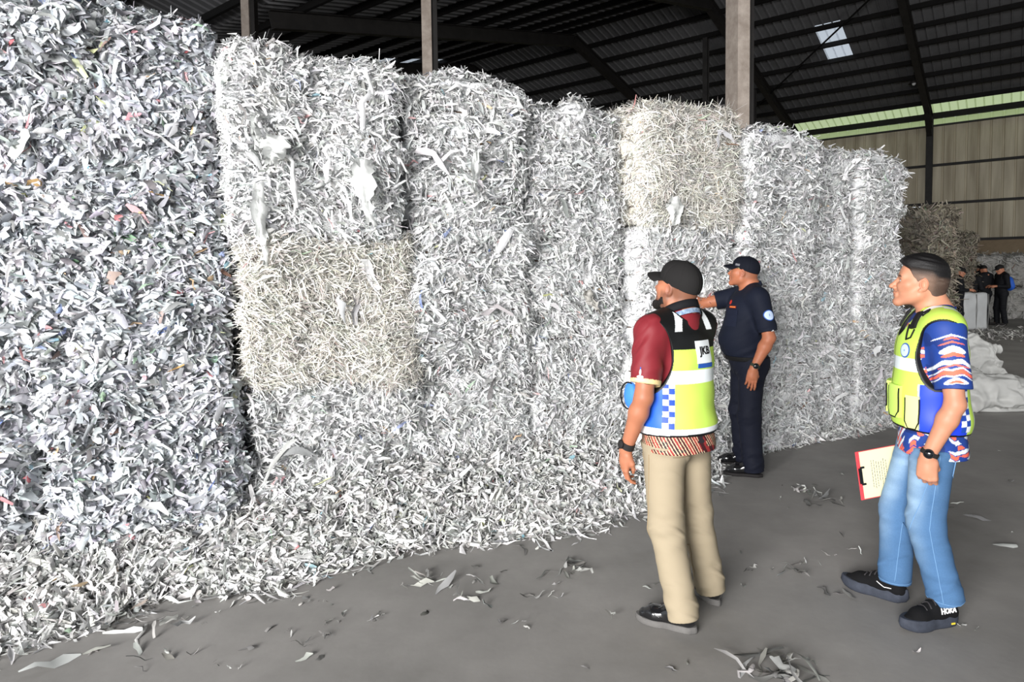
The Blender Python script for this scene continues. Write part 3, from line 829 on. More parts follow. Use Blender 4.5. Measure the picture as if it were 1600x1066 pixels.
def patch(surf, o, d, r, u, pts2, th, name, material, parent, off=0.001, col=None, grid=None):
    """a thin raised patch with outline given by a grid function: pts2 = (w,h) rectangle or list of outline points, projected along d"""
    d, r, u = [np.array(x, float) / np.linalg.norm(x) for x in (d, r, u)]; o = np.array(o, float)
    if isinstance(pts2, tuple) and grid is None:
        w, h = pts2; nx_, ny_ = max(2, int(w / 0.012) + 2), max(2, int(h / 0.012) + 2)
        P2 = [(w * (i / (nx_ - 1) - .5), h * (j / (ny_ - 1) - .5)) for j in range(ny_) for i in range(nx_)]
        fs = [(j*nx_+i, j*nx_+i+1, (j+1)*nx_+i+1, (j+1)*nx_+i) for j in range(ny_ - 1) for i in range(nx_ - 1)]
    else: P2, fs = grid
    bot = []; top = []; last = None
    for a, b in P2:
        st = o + r * a + u * b - d * 0.3
        h, n = surf.hit(st, d)
        if h is None:
            h, n = surf.near(o + r * a + u * b)
        if n @ d > 0: n = -n
        bot.append(h - n * 0.003); top.append(h + n * (off + th))
    N = len(P2); V = np.array(top + bot)
    F_ = [tuple(f) for f in fs] + [tuple(N + i for i in reversed(f)) for f in fs]
    ec = {}
    for f in fs:
        for i in range(len(f)): a, b = f[i], f[(i + 1) % len(f)]; ec[(a, b)] = ec.get((a, b), 0) + 1
    for (a, b) in list(ec):
        if (b, a) not in ec: F_.append((b, a, N + a, N + b))
    return new_mesh(name, V, F_, material, parent, False)

def disc_grid(rx, ry, n=24, rings=3, r0=0.0):
    P2 = []; fs = []
    for k in range(rings + 1):
        f = r0 + (1 - r0) * k / rings
        for i in range(n): P2.append((rx * f * math.cos(2*math.pi*i/n), ry * f * math.sin(2*math.pi*i/n)))
    for k in range(rings):
        for i in range(n): fs.append((k*n+i, (k+1)*n+i, (k+1)*n+(i+1)%n, k*n+(i+1)%n))
    return P2, fs

def text_grid(body, size, bold=0.0, sx=1.0):
    cu = bpy.data.curves.new('letters', 'FONT'); cu.body = body; cu.size = size; cu.align_x = 'CENTER'; cu.align_y = 'CENTER'; cu.offset = bold; cu.resolution_u = 3
    o = bpy.data.objects.new('letters', cu); COL.objects.link(o)
    dg = bpy.context.evaluated_depsgraph_get(); me = o.evaluated_get(dg).to_mesh()
    P2 = [(v.co.x * sx, v.co.y) for v in me.vertices]; fs = [tuple(p.vertices) for p in me.polygons]
    o.evaluated_get(dg).to_mesh_clear(); bpy.data.objects.remove(o); bpy.data.curves.remove(cu)
    return P2, fs

def piping(surf, pts3, d, rad, name, material, parent, off=0.0):
    """a cord laid on the surface through pts3 projected along d"""
    d = np.array(d, float) / np.linalg.norm(d); out = []
    for i in range(len(pts3) - 1):
        a, b = np.array(pts3[i]), np.array(pts3[i + 1]); n = max(2, int(np.linalg.norm(b - a) / 0.012))
        for k in range(n + (i == len(pts3) - 2)):
            p = a + (b - a) * k / n; h, nn = surf.hit(p - d * 0.3, d)
            if h is None: h, nn = surf.near(p)
            out.append(h + (nn if nn @ d < 0 else -nn) * off)
    m = MB(); m.tube(out, rad, 6); return m.build(name, material, parent, True)

# ---- body plan -------------------------------------------------------------
def torso(S, g, k=0.06, belly=0.0, wide=1.0, s=1.0, low=True, trap=True, tz=0.0):
    if low: S.el(v3(0, -.005, .915) * s, v3(.158 * wide + g, .112 + g + belly * .2, .15), k)
    S.el(v3(0, .012 + belly * .55, 1.06) * s, v3(.148 * wide + g + belly * .45, .106 + g + belly * .8, .20), k)
    S.el(v3(0, .0 + belly * .2, 1.245) * s, v3(.168 * wide + g, .116 + g + belly * .25, .20), k)
    S.rc(v3(-.13 * wide, -.012, 1.375) * s, v3(.13 * wide, -.012, 1.375) * s, .066 + g * .7, .066 + g * .7, k)
    if trap:
        for q in (-1, 1): S.rc(v3(0, -.028, 1.462 + tz) * s, v3(q * .165 * wide, -.015, 1.402 + tz * .6) * s, .048 + g * .5, .050 + g * .6, k * .8)

def arm(S, sh, el, wr, g=0.0, thick=1.0):
    sh, el, wr = np.array(sh), np.array(el), np.array(wr)
    S.rc(sh, el, .053 * thick, .040 * thick, .03); 
    b = el + (wr - el) * .28
    S.rc(el, b, .040 * thick, .0425 * thick, .02); S.rc(b, wr, .0425 * thick, .0265, .02)

def hand(S, wr, d, n, side, curl=(0.35, 0.45, 0.5, 0.55), thumb=0.4, spread=0.06, sc=1.0):
    """d: along the hand, n: out of the back of the hand, thumb on the +side vector"""
    d = np.array(d, float); d /= np.linalg.norm(d); n = np.array(n, float); n -= d * (n @ d); n /= np.linalg.norm(n)
    t = np.cross(n, d) * side; wr = np.array(wr, float)
    P = lambda a, b, c: wr + (d * a + t * b + n * c) * sc
    kn = [(.092, .030, .004), (.096, .010, .007), (.092, -.011, .005), (.083, -.030, .0)]
    ln = [(.042, .025, .020), (.046, .029, .021), (.043, .027, .020), (.034, .020, .018)]
    S.rc(P(-.01, 0, 0), P(.03, 0, 0), .026 * sc, .026 * sc, .02)
    for q in kn: S.rc(P(.02, q[1] * .7, -.002), P(q[0], q[1], q[2] - .004), .0165 * sc, .0118 * sc, .014)
    S.el(P(.055, 0, -.006), v3(.02, .02, .02) * sc * 1.5, .02)
    for i, (q, l3) in enumerate(zip(kn, ln)):
        a = P(q[0], q[1], q[2] - .003); ang = curl[i] * .75; sp = (1.5 - i) * spread
        dirv = None
        for j, l in enumerate(l3):
            dv = (d * math.cos(ang) - n * math.sin(ang)); dv = dv * math.cos(sp) + t * math.sin(sp) * (1 if j == 0 else .6)
            dv /= np.linalg.norm(dv); b = a + dv * l * sc
            r0 = (.0098, .0088, .0080)[j] * sc; r1 = (.0090, .0082, .0066)[j] * sc
            S.rc(a, b, r0 * (0.9 if i == 3 else 1), r1 * (0.9 if i == 3 else 1), .0035 if j else .006)
            a = b; ang += curl[i] * (1.0, .8)[min(j, 1)] * 1.1
    a = P(.022, .024, -.008); b = P(.052, .046 - .012 * thumb, -.014 - .02 * thumb); c = P(.082, .050 - .028 * thumb, -.018 - .034 * thumb); e = P(.103, .047 - .040 * thumb, -.020 - .040 * thumb)
    S.rc(a, b, .0165 * sc, .0128 * sc, .014); S.rc(b, c, .0112 * sc, .0100 * sc, .006); S.rc(c, e, .0100 * sc, .0078 * sc, .004)
    return {'knuckles': [P(*q) for q in kn], 'P': P}

def head(S, H, nose=1.0, full=0.0):
    """face, skull, ears; H is the head frame"""
    R = H.R; e = lambda c, r, k=.02, rot=None, op='u': S.el(H.p(*c), np.array(r) * H.sc, k * H.sc, R if rot is None else R @ rot, op)
    r = lambda a, b, ra, rb, k=.015, op='u': S.rc(H.p(*a), H.p(*b), ra * H.sc, rb * H.sc, k * H.sc, op=op)
    e((0, -.018, .036), (.0745, .096, .088), .03)
    e((0, .030, -.020), (.060 + full, .062, .082), .03)
    for q in (-1, 1):
        r((q * .052, -.002, -.052), (q * .022, .070, -.098), .022 + full, .019, .03)
        r((q * .050, .052, -.012), (q * .030, .072, -.020), .018, .016, .03)             # cheekbone
    r((-.012, .078, -.100), (.012, .078, -.100), .017, .017, .02)                          # chin
    r((-.036, .078, .026), (.036, .078, .026), .0135, .0135, .02)                          # brow
    e((0, .052, .058), (.052, .036, .040), .03)                                            # forehead
    for q in (-1, 1):
        e((q * .031, .094, .004), (.016, .012, .0105), .010, op='s')                       # eye socket
        e((q * .030, .0745, .004), (.0130, .0130, .0120), .004)                            # eyeball
        r((q * .018, .0865, .0125), (q * .043, .0785, .0115), .0042, .0038, .005)          # upper lid
        r((q * .019, .0855, -.005), (q * .041, .0785, -.004), .0036, .0032, .005)
    r((0, .088, .014), (0, .109 * nose + .0, -.026), .0085, .0115, .012)
    e((0, .112 * nose, -.030), (.0120, .0120, .0105), .006)
    for q in (-1, 1): e((q * .0125, .100, -.034), (.0085, .0105, .0085), .006)
    r((0, .092, -.046), (0, .0945, -.054), .010, .009, .012)                               # philtrum
    r((-.016, .0875, -.0615), (.016, .0875, -.0615), .0058, .0058, .010)
    e((0, .0955, -.0605), (.014, .0062, .0052), .006)
    r((-.015, .0860, -.0725), (.015, .0860, -.0725), .0066, .0066, .010)
    e((0, .0935, -.0720), (.013, .0064, .0062), .006)
    for q in (-1, 1):
        tilt = rotm(-.18, q * .0, q * -.30)
        e((q * .0765, -.012, .000), (.0075, .0195, .0315), .006, tilt)
        e((q * .0820, -.008, .002), (.0055, .0115, .0200), .003, tilt, op='s')
        e((q * .0745, -.002, -.030), (.0060, .0090, .0095), .005, tilt)                    # lobe
        e((q * .0760, .004, -.003), (.0045, .0055, .0090), .004, tilt)                     # tragus

def skin_col(V, H, base, lip=(150, 82, 74), brow=(38, 28, 24), beard=None, hair=None):
    P = H.inv(V); c = np.tile(lin(base), (len(V), 1)); n1 = noise3(V, 45, 3); n2 = noise3(V, 14, 5)
    c = c * (1 + 0.05 * n1 + 0.06 * n2)[:, None]
    inhead = (P[:, 2] > -0.16) & (P[:, 2] < .2) & (np.abs(P[:, 0]) < .11) & (np.abs(P[:, 1]) < .15)
    x, y, z = np.abs(P[:, 0]), P[:, 1], P[:, 2]
    def mix(m, col):
        nonlocal c
        m = (m * inhead)[:, None]; c = c * (1 - m) + lin(col) * m
    mix(np.exp(-((z + .066) / .0085) ** 2) * sstep(.019, .013, x) * sstep(.086, .092, y) * .6, lip)
    mix(np.exp(-((z + .0665) / .0016) ** 2) * sstep(.020, .015, x) * sstep(.086, .091, y) * .6, (90, 48, 42))
    ar = .024 + .006 * np.clip((x - .02) / .02, 0, 1) - .006 * np.clip((x - .034) / .014, 0, 1)
    mix(np.exp(-((z - ar) / .0048) ** 2) * sstep(.010, .016, x) * sstep(.052, .046, x) * sstep(.05, .06, y) * 1.0, brow)
    de = ((x - .030) / .0125) ** 2 + ((z - .004) / .0052) ** 2
    mix(sstep(1.0, .75, de) * sstep(.07, .078, y), (225, 220, 214))
    di = ((x - .030) / .0056) ** 2 + ((z - .004) / .0056) ** 2
    mix(sstep(1.1, .8, di) * sstep(1.0, .8, de) * sstep(.07, .078, y), (36, 24, 20))
    mix(np.exp(-((z - .0105 - .0 * x) / .0018) ** 2) * sstep(.016, .02, x) * sstep(.046, .042, x) * sstep(.07, .076, y) * .8, (40, 28, 24))
    mix(np.exp(-((x - .008) ** 2 + (z + .040) ** 2) / .0040 ** 2) * sstep(.09, .098, y) * .7, (90, 50, 42))
    ear = sstep(.074, .082, x) * sstep(.045, .03, np.abs(z)) * sstep(.03, .0, np.abs(y + .01) - .01)
    mix(ear * .3, (205, 120, 100))
    if beard: mix(beard(x, y, z), (46, 34, 30))
    if hair: mix(hair(x, y, z), (44, 36, 32))
    return np.clip(c, 0, 1)

M_skin = cmat('skin', 0.5, 0.35, bump=0.08, bscale=300, sss=0.12)
M_cloth = cmat('woven cloth', 0.75, 0.2, bump=0.12, bscale=420)
M_jersey = cmat('sport jersey', 0.6, 0.3, bump=0.08, bscale=500)
M_vestm = cmat('high visibility fabric', 0.5, 0.35, bump=0.06, bscale=350)
M_denim = cmat('denim', 0.85, 0.15, bump=0.2, bscale=500, var=0.12)
M_hairm = cmat('short hair', 0.55, 0.35, bump=0.5, bscale=260)
M_leather = mat('polished black leather', (0.008, 0.008, 0.009, 1), 0.12, 0.6, coat=0.6)
M_rubber = mat('black rubber', L3(40, 38, 38), 0.7, 0.2)
M_sole = mat('dusty grey rubber sole', L3(104, 102, 100), 0.8, 0.2, var=0.15, vscale=20)
M_black = mat('black webbing', L3(18, 18, 19), 0.7, 0.25)
M_glass = mat('dark watch glass', (0.006, 0.007, 0.009, 1), 0.08, 0.6)
M_capk = mat('black cap cloth', L3(34, 33, 33), 0.85, 0.15, bump=0.15, bscale=400)
M_capn = mat('navy cap cloth', L3(14, 17, 28), 0.8, 0.2, bump=0.15, bscale=400)
M_white = mat('white print', L3(240, 240, 240), 0.5, 0.3)
M_refl = mat('silver reflective tape', L3(232, 238, 240), 0.35, 0.5)
M_mblue = mat('blue print', L3(38, 84, 170), 0.5, 0.3)
M_orange = mat('orange embroidery', L3(230, 120, 60), 0.7, 0.2)
M_paleblue = mat('pale blue badge', L3(196, 214, 240), 0.6, 0.3)
M_badgeb = mat('badge blue', L3(52, 92, 170), 0.6, 0.3)

def fold(V, Nn, mask, amp, sc, seed):
    return V + Nn * (mask * amp * noise3(V, sc, seed))[:, None]

def leg_local(root, P):
    """world point -> the person's own frame"""
    c, s = math.cos(-root.rotation_euler.z), math.sin(-root.rotation_euler.z)
    x, y = P[0] - root.location.x, P[1] - root.location.y
    return np.array([c * x - s * y, s * x + c * y, P[2] if len(P) > 2 else 0.0])

def shoe(root, heel, toe, style, name, length=None, lab=None):
    """heel and toe: local ground points"""
    heel, toe = np.array(heel, float), np.array(toe, float); d = toe - heel; d[2] = 0; L_ = length or np.linalg.norm(d); d /= np.linalg.norm(d)
    R = np.column_stack([[d[1], -d[0], 0], d, [0, 0, 1]]); Fm = Fr(heel, R, L_ / 0.285); s = Fm.sc
    S = Sdf(); r = lambda a, b, ra, rb, k=.02: S.rc(Fm.p(*a), Fm.p(*b), ra * s, rb * s, k * s)
    th = {'loafer': .030, 'oxford': .024, 'sneaker': .040}[style]
    up_ = 1.12 if style == 'sneaker' else 1.0
    r((0, .040, .055), (0, .10, .055 * up_), .034, .036)
    r((0, .10, .056 * up_), (-.004, .195, .046 * up_), .037, .039)
    r((-.004, .195, .044), (-.006, .242, .036), .038, .028 if style != 'sneaker' else .030)
    r((0, .045, .06), (0, .060, .110 * up_), .033, .036); r((0, .075, .088 * up_), (0, .125, .074 * up_), .034, .033)
    S.cut(Fm.p(0, 0, th * .75), (0, 0, -1)); S.cut(Fm.p(0, .05, .112 * up_), (0, 0, 1))
    V, Q = S.mesh(.0034); Nn = vnormals(V, Q)
    p = Fm.inv(V)
    up = {'loafer': M_leather, 'oxford': M_leather, 'sneaker': mat('black knit', L3(16, 16, 18), 0.85, 0.2, bump=0.3, bscale=500)}[style]
    o = new_mesh(name, V, Q, up, root, True)
    # sole: a footprint outline built up in rings
    prof = []
    def wid(y, q):
        a = np.interp(y, [0, .03, .08, .13, .19, .235, .270, .285], [.006, .030, .035, .034, .043, .040, .022, .004])
        return a * (1.0 if q > 0 else 1.04)
    ys_ = np.concatenate([np.linspace(0, .03, 5), np.linspace(.05, .24, 9), np.linspace(.25, .285, 6)])
    out = [(wid(y, 1), y) for y in ys_] + [(-wid(y, -1) - .004 * (y > .15), y) for y in ys_[::-1]]
    rings = []
    lev = {'loafer': [(0, .985), (.004, 1.04), (.020, 1.05), (.024, 1.0), (.031, .99)], 'oxford': [(0, .98), (.003, 1.02), (.016, 1.03), (.024, .98)],
           'sneaker': [(0, .93), (.006, 1.0), (.018, 1.10), (.030, 1.07), (.046, 1.02), (.052, .96)]}[style]
    n = len(out); Vs = []; Fs = []
    for z, f in lev:
        for x, y in out:
            yy = .1425 + (y - .1425) * (1 + (f - 1) * .35); zz = z
            if style == 'sneaker': zz = z + (.012 * max(0, (yy - .20) / .085) ** 2 + .010 * max(0, (.04 - yy) / .04)) * (1 - z / .08) + (.014 if z > .02 else 0) * max(0, (.09 - yy) / .09)
            if style == 'oxford' and z < .004 and .07 < yy < .12: zz = .008
            Vs.append(Fm.p(x * f, yy, zz))
    for i in range(len(lev) - 1):
        for k in range(n): Fs.append((i*n+k, i*n+(k+1)%n, (i+1)*n+(k+1)%n, (i+1)*n+k))
    Fs.append(tuple(range(n-1, -1, -1))); Fs.append(tuple((len(lev)-1)*n + k for k in range(n)))
    sm = {'loafer': M_sole, 'oxford': M_rubber, 'sneaker': mat('slate foam sole', L3(58, 62, 72), 0.75, 0.2, var=0.2, vscale=30)}[style]
    so = new_mesh('sole', np.array(Vs), Fs, sm, o, True)
    so.data.polygons.foreach_set('use_smooth', np.array([len(f) == 4 for f in Fs]))
    return o, Fm, Surf(V, Q)

def limb_tube(a, b, f): return np.array(a) + (np.array(b) - np.array(a)) * f

def watch(root, wr, el, R_, face_dir, name='wristwatch', strap=M_rubber, dial=M_glass, rad=.031, w=.022, dr=.021):
    ax = np.array(wr) - np.array(el); ax /= np.linalg.norm(ax); c = np.array(wr) - ax * R_
    fd = np.array(face_dir, float); fd -= ax * (fd @ ax); fd /= np.linalg.norm(fd); s2 = np.cross(ax, fd)
    vs = []; fs = []; n = 28
    for i in range(n):
        a = 2*math.pi*i/n; o = fd * math.cos(a) * rad * .92 + s2 * math.sin(a) * rad * 1.04; u = o / np.linalg.norm(o)
        for (dd, rr) in ((-w/2, 0), (-w/2, .004), (w/2, .004), (w/2, 0)): vs.append(c + o + u * rr + ax * dd)
    for i in range(n):
        j = (i + 1) % n
        for k in range(4): fs.append((i*4+k, i*4+(k+1)%4, j*4+(k+1)%4, j*4+k))
    o = new_mesh(name, np.array(vs), fs, strap, root, False)
    M4 = Matrix.Translation(Vector(c + fd * (rad * .92 + .002))) @ Matrix(np.column_stack([ax, s2, fd]).tolist()).to_4x4()
    m = MB(); m.lathe([(dr * .9, 0), (dr, .003), (dr, .009), (dr * .9, .011)], 24, M4); m.build('watch_case', strap, o, True)
    m = MB(); m.lathe([(dr * .82, .0108), (dr * .80, .0118), (.001, .0120)], 24, M4); m.build('dial', dial, o, True)
    return o

def cap(root, H, material, brim_len=.075, tiltz=0.0, name='peaked_cap', hgt=1.0, front=0.012, low=0.0):
    """baseball cap on the head frame: crown, panel seams, button, curved peak"""
    S = Sdf(); S.el(H.p(0, -.016, .040), v3(.0825, .107, .097 * hgt) * H.sc, .02, H.R)
    S.el(H.p(0, .045, .062), v3(.060, .046, .060 * hgt) * H.sc, .03 * H.sc, H.R)
    nrm = H.R @ np.array([0, .16, -1.0]); nrm /= np.linalg.norm(nrm)
    S.cut(H.p(0, 0, .022 - low), nrm)
    V, Q = S.mesh(.0034); p = H.inv(V); Nn = vnormals(V, Q)
    an = np.arctan2(p[:, 0], p[:, 1] + .016); seam = np.zeros(len(V))
    for k in range(6): seam = np.maximum(seam, np.exp(-((np.abs(((an - k * math.pi / 3 + math.pi) % (2*math.pi)) - math.pi)) * .09 / .0035) ** 2))
    V = V - Nn * (seam * .0016 - .003 * noise3(V, 14, 4))[:, None]
    o = new_mesh(name, V, Q, material, root, True)
    # peak
    vs = []; fs = []; nu, nv = 17, 9
    for lay in (0, 1):
        for j in range(nv):
            for i in range(nu):
                a = (i / (nu - 1) - .5) * 2 * 1.18; f = j / (nv - 1)
                bx, by = .078 * math.sin(a), -.016 + .1065 * math.cos(a)
                ext = brim_len * max(0.0, math.cos(a * .80)) ** .75
                x = bx * (1 + .06 * f); y = by + ext * f
                z = .050 + front - .012 - low * .5 - .06 * (y - .075) - .10 * max(0, .06 - y) - .020 * (abs(x) / .075) ** 2 - .018 * f * f + (.004 if lay else 0)
                vs.append(H.p(x, y - (.006 if j == 0 else 0), z))
    for lay in (0, 1):
        b = lay * nu * nv
        for j in range(nv - 1):
            for i in range(nu - 1):
                q = (b+j*nu+i, b+j*nu+i+1, b+(j+1)*nu+i+1, b+(j+1)*nu+i); fs.append(q[::-1] if lay else q)
    b = nu * nv
    edge = [i for i in range(nu)] + [j*nu+nu-1 for j in range(1, nv)] + [(nv-1)*nu+i for i in range(nu-2, -1, -1)] + [j*nu for j in range(nv-2, 0, -1)]
    for k in range(len(edge)): i, j = edge[k], edge[(k + 1) % len(edge)]; fs.append((i, b + i, b + j, j))
    new_mesh('peak', np.array(vs), fs, material, o, True)
    m = MB(); top = H.p(0, -.016, .040 + .097 * hgt); M4 = Matrix.Translation(Vector(top)) @ Matrix(H.R.tolist()).to_4x4() @ Matrix.Scale(H.sc, 4)
    m.lathe([(.008, -.003), (.0085, .001), (.005, .0045), (.001, .005)], 12, M4); m.build('button', material, o, True)
    return o, Surf(V, Q)
# ------------------------------------------------------------------ the people
def yaw_of(f): return math.atan2(-f[0], f[1])

def rgb_mix(c, m, col):
    m = np.clip(m, 0, 1)[:, None]; return c * (1 - m) + lin(col) * m

def trousers(root, hips, knees, hems, rad, waistz, material, colf, foldamp=.008, seed=1, belly=0.0, s=1.0, name='trousers', seat=1.08):
    S = Sdf(); S.el(v3(0, -.006, .905) * s, v3(.165, .120 + belly * .3, .15) * s, .05)
    S.el(v3(0, .0 + belly * .3, 1.0) * s, v3(.160 + belly * .3, .116 + belly * .6, .12) * s, .05)
    for q in (-1, 1): S.el(v3(q * .075, -.060, .885) * s, v3(.088, .080 * seat, .100) * s, .04)
    for h, k, a in zip(hips, knees, hems):
        h, k, a = [np.array(x, float) for x in (h, k, a)]
        S.rc(h, k, rad[0], rad[1], .045); S.rc(k, a, rad[1], rad[2], .03, capb=True)
    S.cut((0, 0, waistz), (0, 0, 1))
    V, Q = S.mesh(VOX * 1.1); Nn = vnormals(V, Q)
    kz = np.mean([k[2] for k in knees]); hz = np.mean([a[2] for a in hems])
    m = np.exp(-((V[:, 2] - hz - .10) / .10) ** 2) + .8 * np.exp(-((V[:, 2] - kz) / .10) ** 2) + .6 * np.exp(-((V[:, 2] - .80) / .09) ** 2) + .12
    sl = V.copy(); sl[:, 2] += .7 * V[:, 0] + .5 * V[:, 1]
    V = fold(V, Nn, m * sstep(hz + .005, hz + .03, V[:, 2]), foldamp, (11, 11, 24), seed); 
    V = V + Nn * (m * foldamp * .8 * np.maximum(0, noise3(sl, (9, 9, 34), seed + 3)))[:, None]
    c = colf(V)
    return new_mesh(name, V, Q, material, root, True, col=c), Surf(V, Q)

def collar(root, c, rx, ry, h, tilt, material, name='collar', gap=0.5, flare=.012, th=.004, col=None):
    """folded shirt collar round the neck, open at the front"""
    n = 44; vs = []; fs = []
    prof = [(0, 0), (.004, h * .75), (.008, h), (.012 + flare * .3, h * .93), (.013 + flare, h * .25), (.010 + flare, h * .23), (.008, h * .7), (.002, 0)]
    for i in range(n):
        a = math.pi / 2 + gap + (2 * math.pi - 2 * gap) * i / (n - 1)
        for r, z in prof:
            x, y = (rx + r) * math.cos(a), (ry + r) * math.sin(a)
            vs.append((c[0] + x, c[1] + y, c[2] + z - tilt * y - .10 * max(0, y) * (1 - z / h * .5)))
    m = len(prof)
    for i in range(n - 1):
        for k in range(m): fs.append((i*m+k, i*m+(k+1)%m, (i+1)*m+(k+1)%m, (i+1)*m+k))
    fs.append(tuple(range(m - 1, -1, -1))); fs.append(tuple((n-1)*m + k for k in range(m)))
    return new_mesh(name, np.array(vs), fs, material, root, True)

def band(root, a, b, f0, f1, r, material, name, out=.002, n=32):
    """a ring round a sleeve"""
    a, b = np.array(a, float), np.array(b, float); d = (b - a) / np.linalg.norm(b - a); m = MB()
    M4 = Matrix.Translation(Vector(a)) @ Vector(d).to_track_quat('Z', 'Y').to_matrix().to_4x4(); L_ = np.linalg.norm(b - a)
    m.lathe([(r(f0), f0 * L_), (r(f0) + out, f0 * L_), (r(f1) + out, f1 * L_), (r(f1), f1 * L_)], n, M4)
    return m.build(name, material, root, True)

def checker(c, P, ang, a0, a1, z0, z1, cell, blue=(30, 72, 170)):
    """two columns of blue squares on white"""
    w = (a1 - a0) / 2; m = (ang >= a0) & (ang < a1) & (P[:, 2] > z0) & (P[:, 2] < z1)
    ci = np.floor((ang - a0) / w).astype(int); ri = np.floor((P[:, 2] - z0) / cell).astype(int)
    c[m] = lin((240, 242, 245)); b = m & ((ci + ri) % 2 == 0); c[b] = lin(blue)
    return c

def build_skin(root, Hf, arms, hands, legs, base, thick=1.0, belly=0.0, wide=1.0, s=1.0, neck=.060, full=0.0, beard=None, hair=None, step=None, nose=1.0, tz=0.0):
    S = Sdf(); torso(S, 0.0, belly=belly, wide=wide, s=s, tz=tz)
    for h, k, a, t in legs:
        S.rc(h, k, .070, .048, .03); S.rc(k, a, .046, .032, .02); S.rc(a, t, .030, .020, .02)
    for sh, el, wr in arms: arm(S, sh, el, wr, 0, thick)
    S.rc(v3(0, -.028, 1.40) * s, Hf.p(0, -.022, -.05), neck + .004, neck - .004, .035)
    S.rc(Hf.p(0, -.055, -.03), v3(0, -.05, 1.42) * s, neck - .012, neck - .004, .03)
    head(S, Hf, nose, full)
    info = [hand(S, *h[:4], **h[4]) if isinstance(h[4], dict) else hand(S, *h) for h in hands]
    V, Q = S.mesh(step or VOX, zc=.55, zstep=.009, smooth=1)
    c = skin_col(V, Hf, base, beard=beard, hair=hair)
    for i in info:      # slightly redder knuckles
        for k in i['knuckles']:
            m = np.exp(-np.sum((V - k) ** 2, 1) / .009 ** 2) * .25; c = c * (1 - m[:, None]) + lin((190, 110, 88)) * m[:, None]
    return new_mesh('body', V, Q, M_skin, root, True, col=np.clip(c, 0, 1)), V, Q, info

def hair_shell(root, Hf, thick, colf, name='hair', grow=.004):
    S = Sdf(); R = Hf.R
    S.el(Hf.p(0, -.018, .036), v3(.0745 + grow, .096 + grow, .088 + grow) * Hf.sc, .03, R)
    S.el(Hf.p(0, .052, .058), v3(.052 + grow, .036 + grow, .040 + grow) * Hf.sc, .03, R)
    S.rc(Hf.p(0, -.055, -.02), Hf.p(0, -.055, -.085), .050 + grow, .046 + grow, .03)
    V, Q = S.mesh(.0030); Nn = vnormals(V, Q); p = Hf.inv(V); t = thick(p)
    V2 = V + Nn * t[:, None]
    keep = (t > -.0075)[Q].any(1)
    Q2 = Q[keep]; used = np.unique(Q2); mp = -np.ones(len(V), int); mp[used] = np.arange(len(used))
    return new_mesh(name, V2[used], mp[Q2], M_hairm, root, True, col=colf(p)[used])

def sleeve(S, sh, el, f, r0, r1, k=.04):
    S.rc(sh, limb_tube(sh, el, f), r0, r1, k, capb=True)

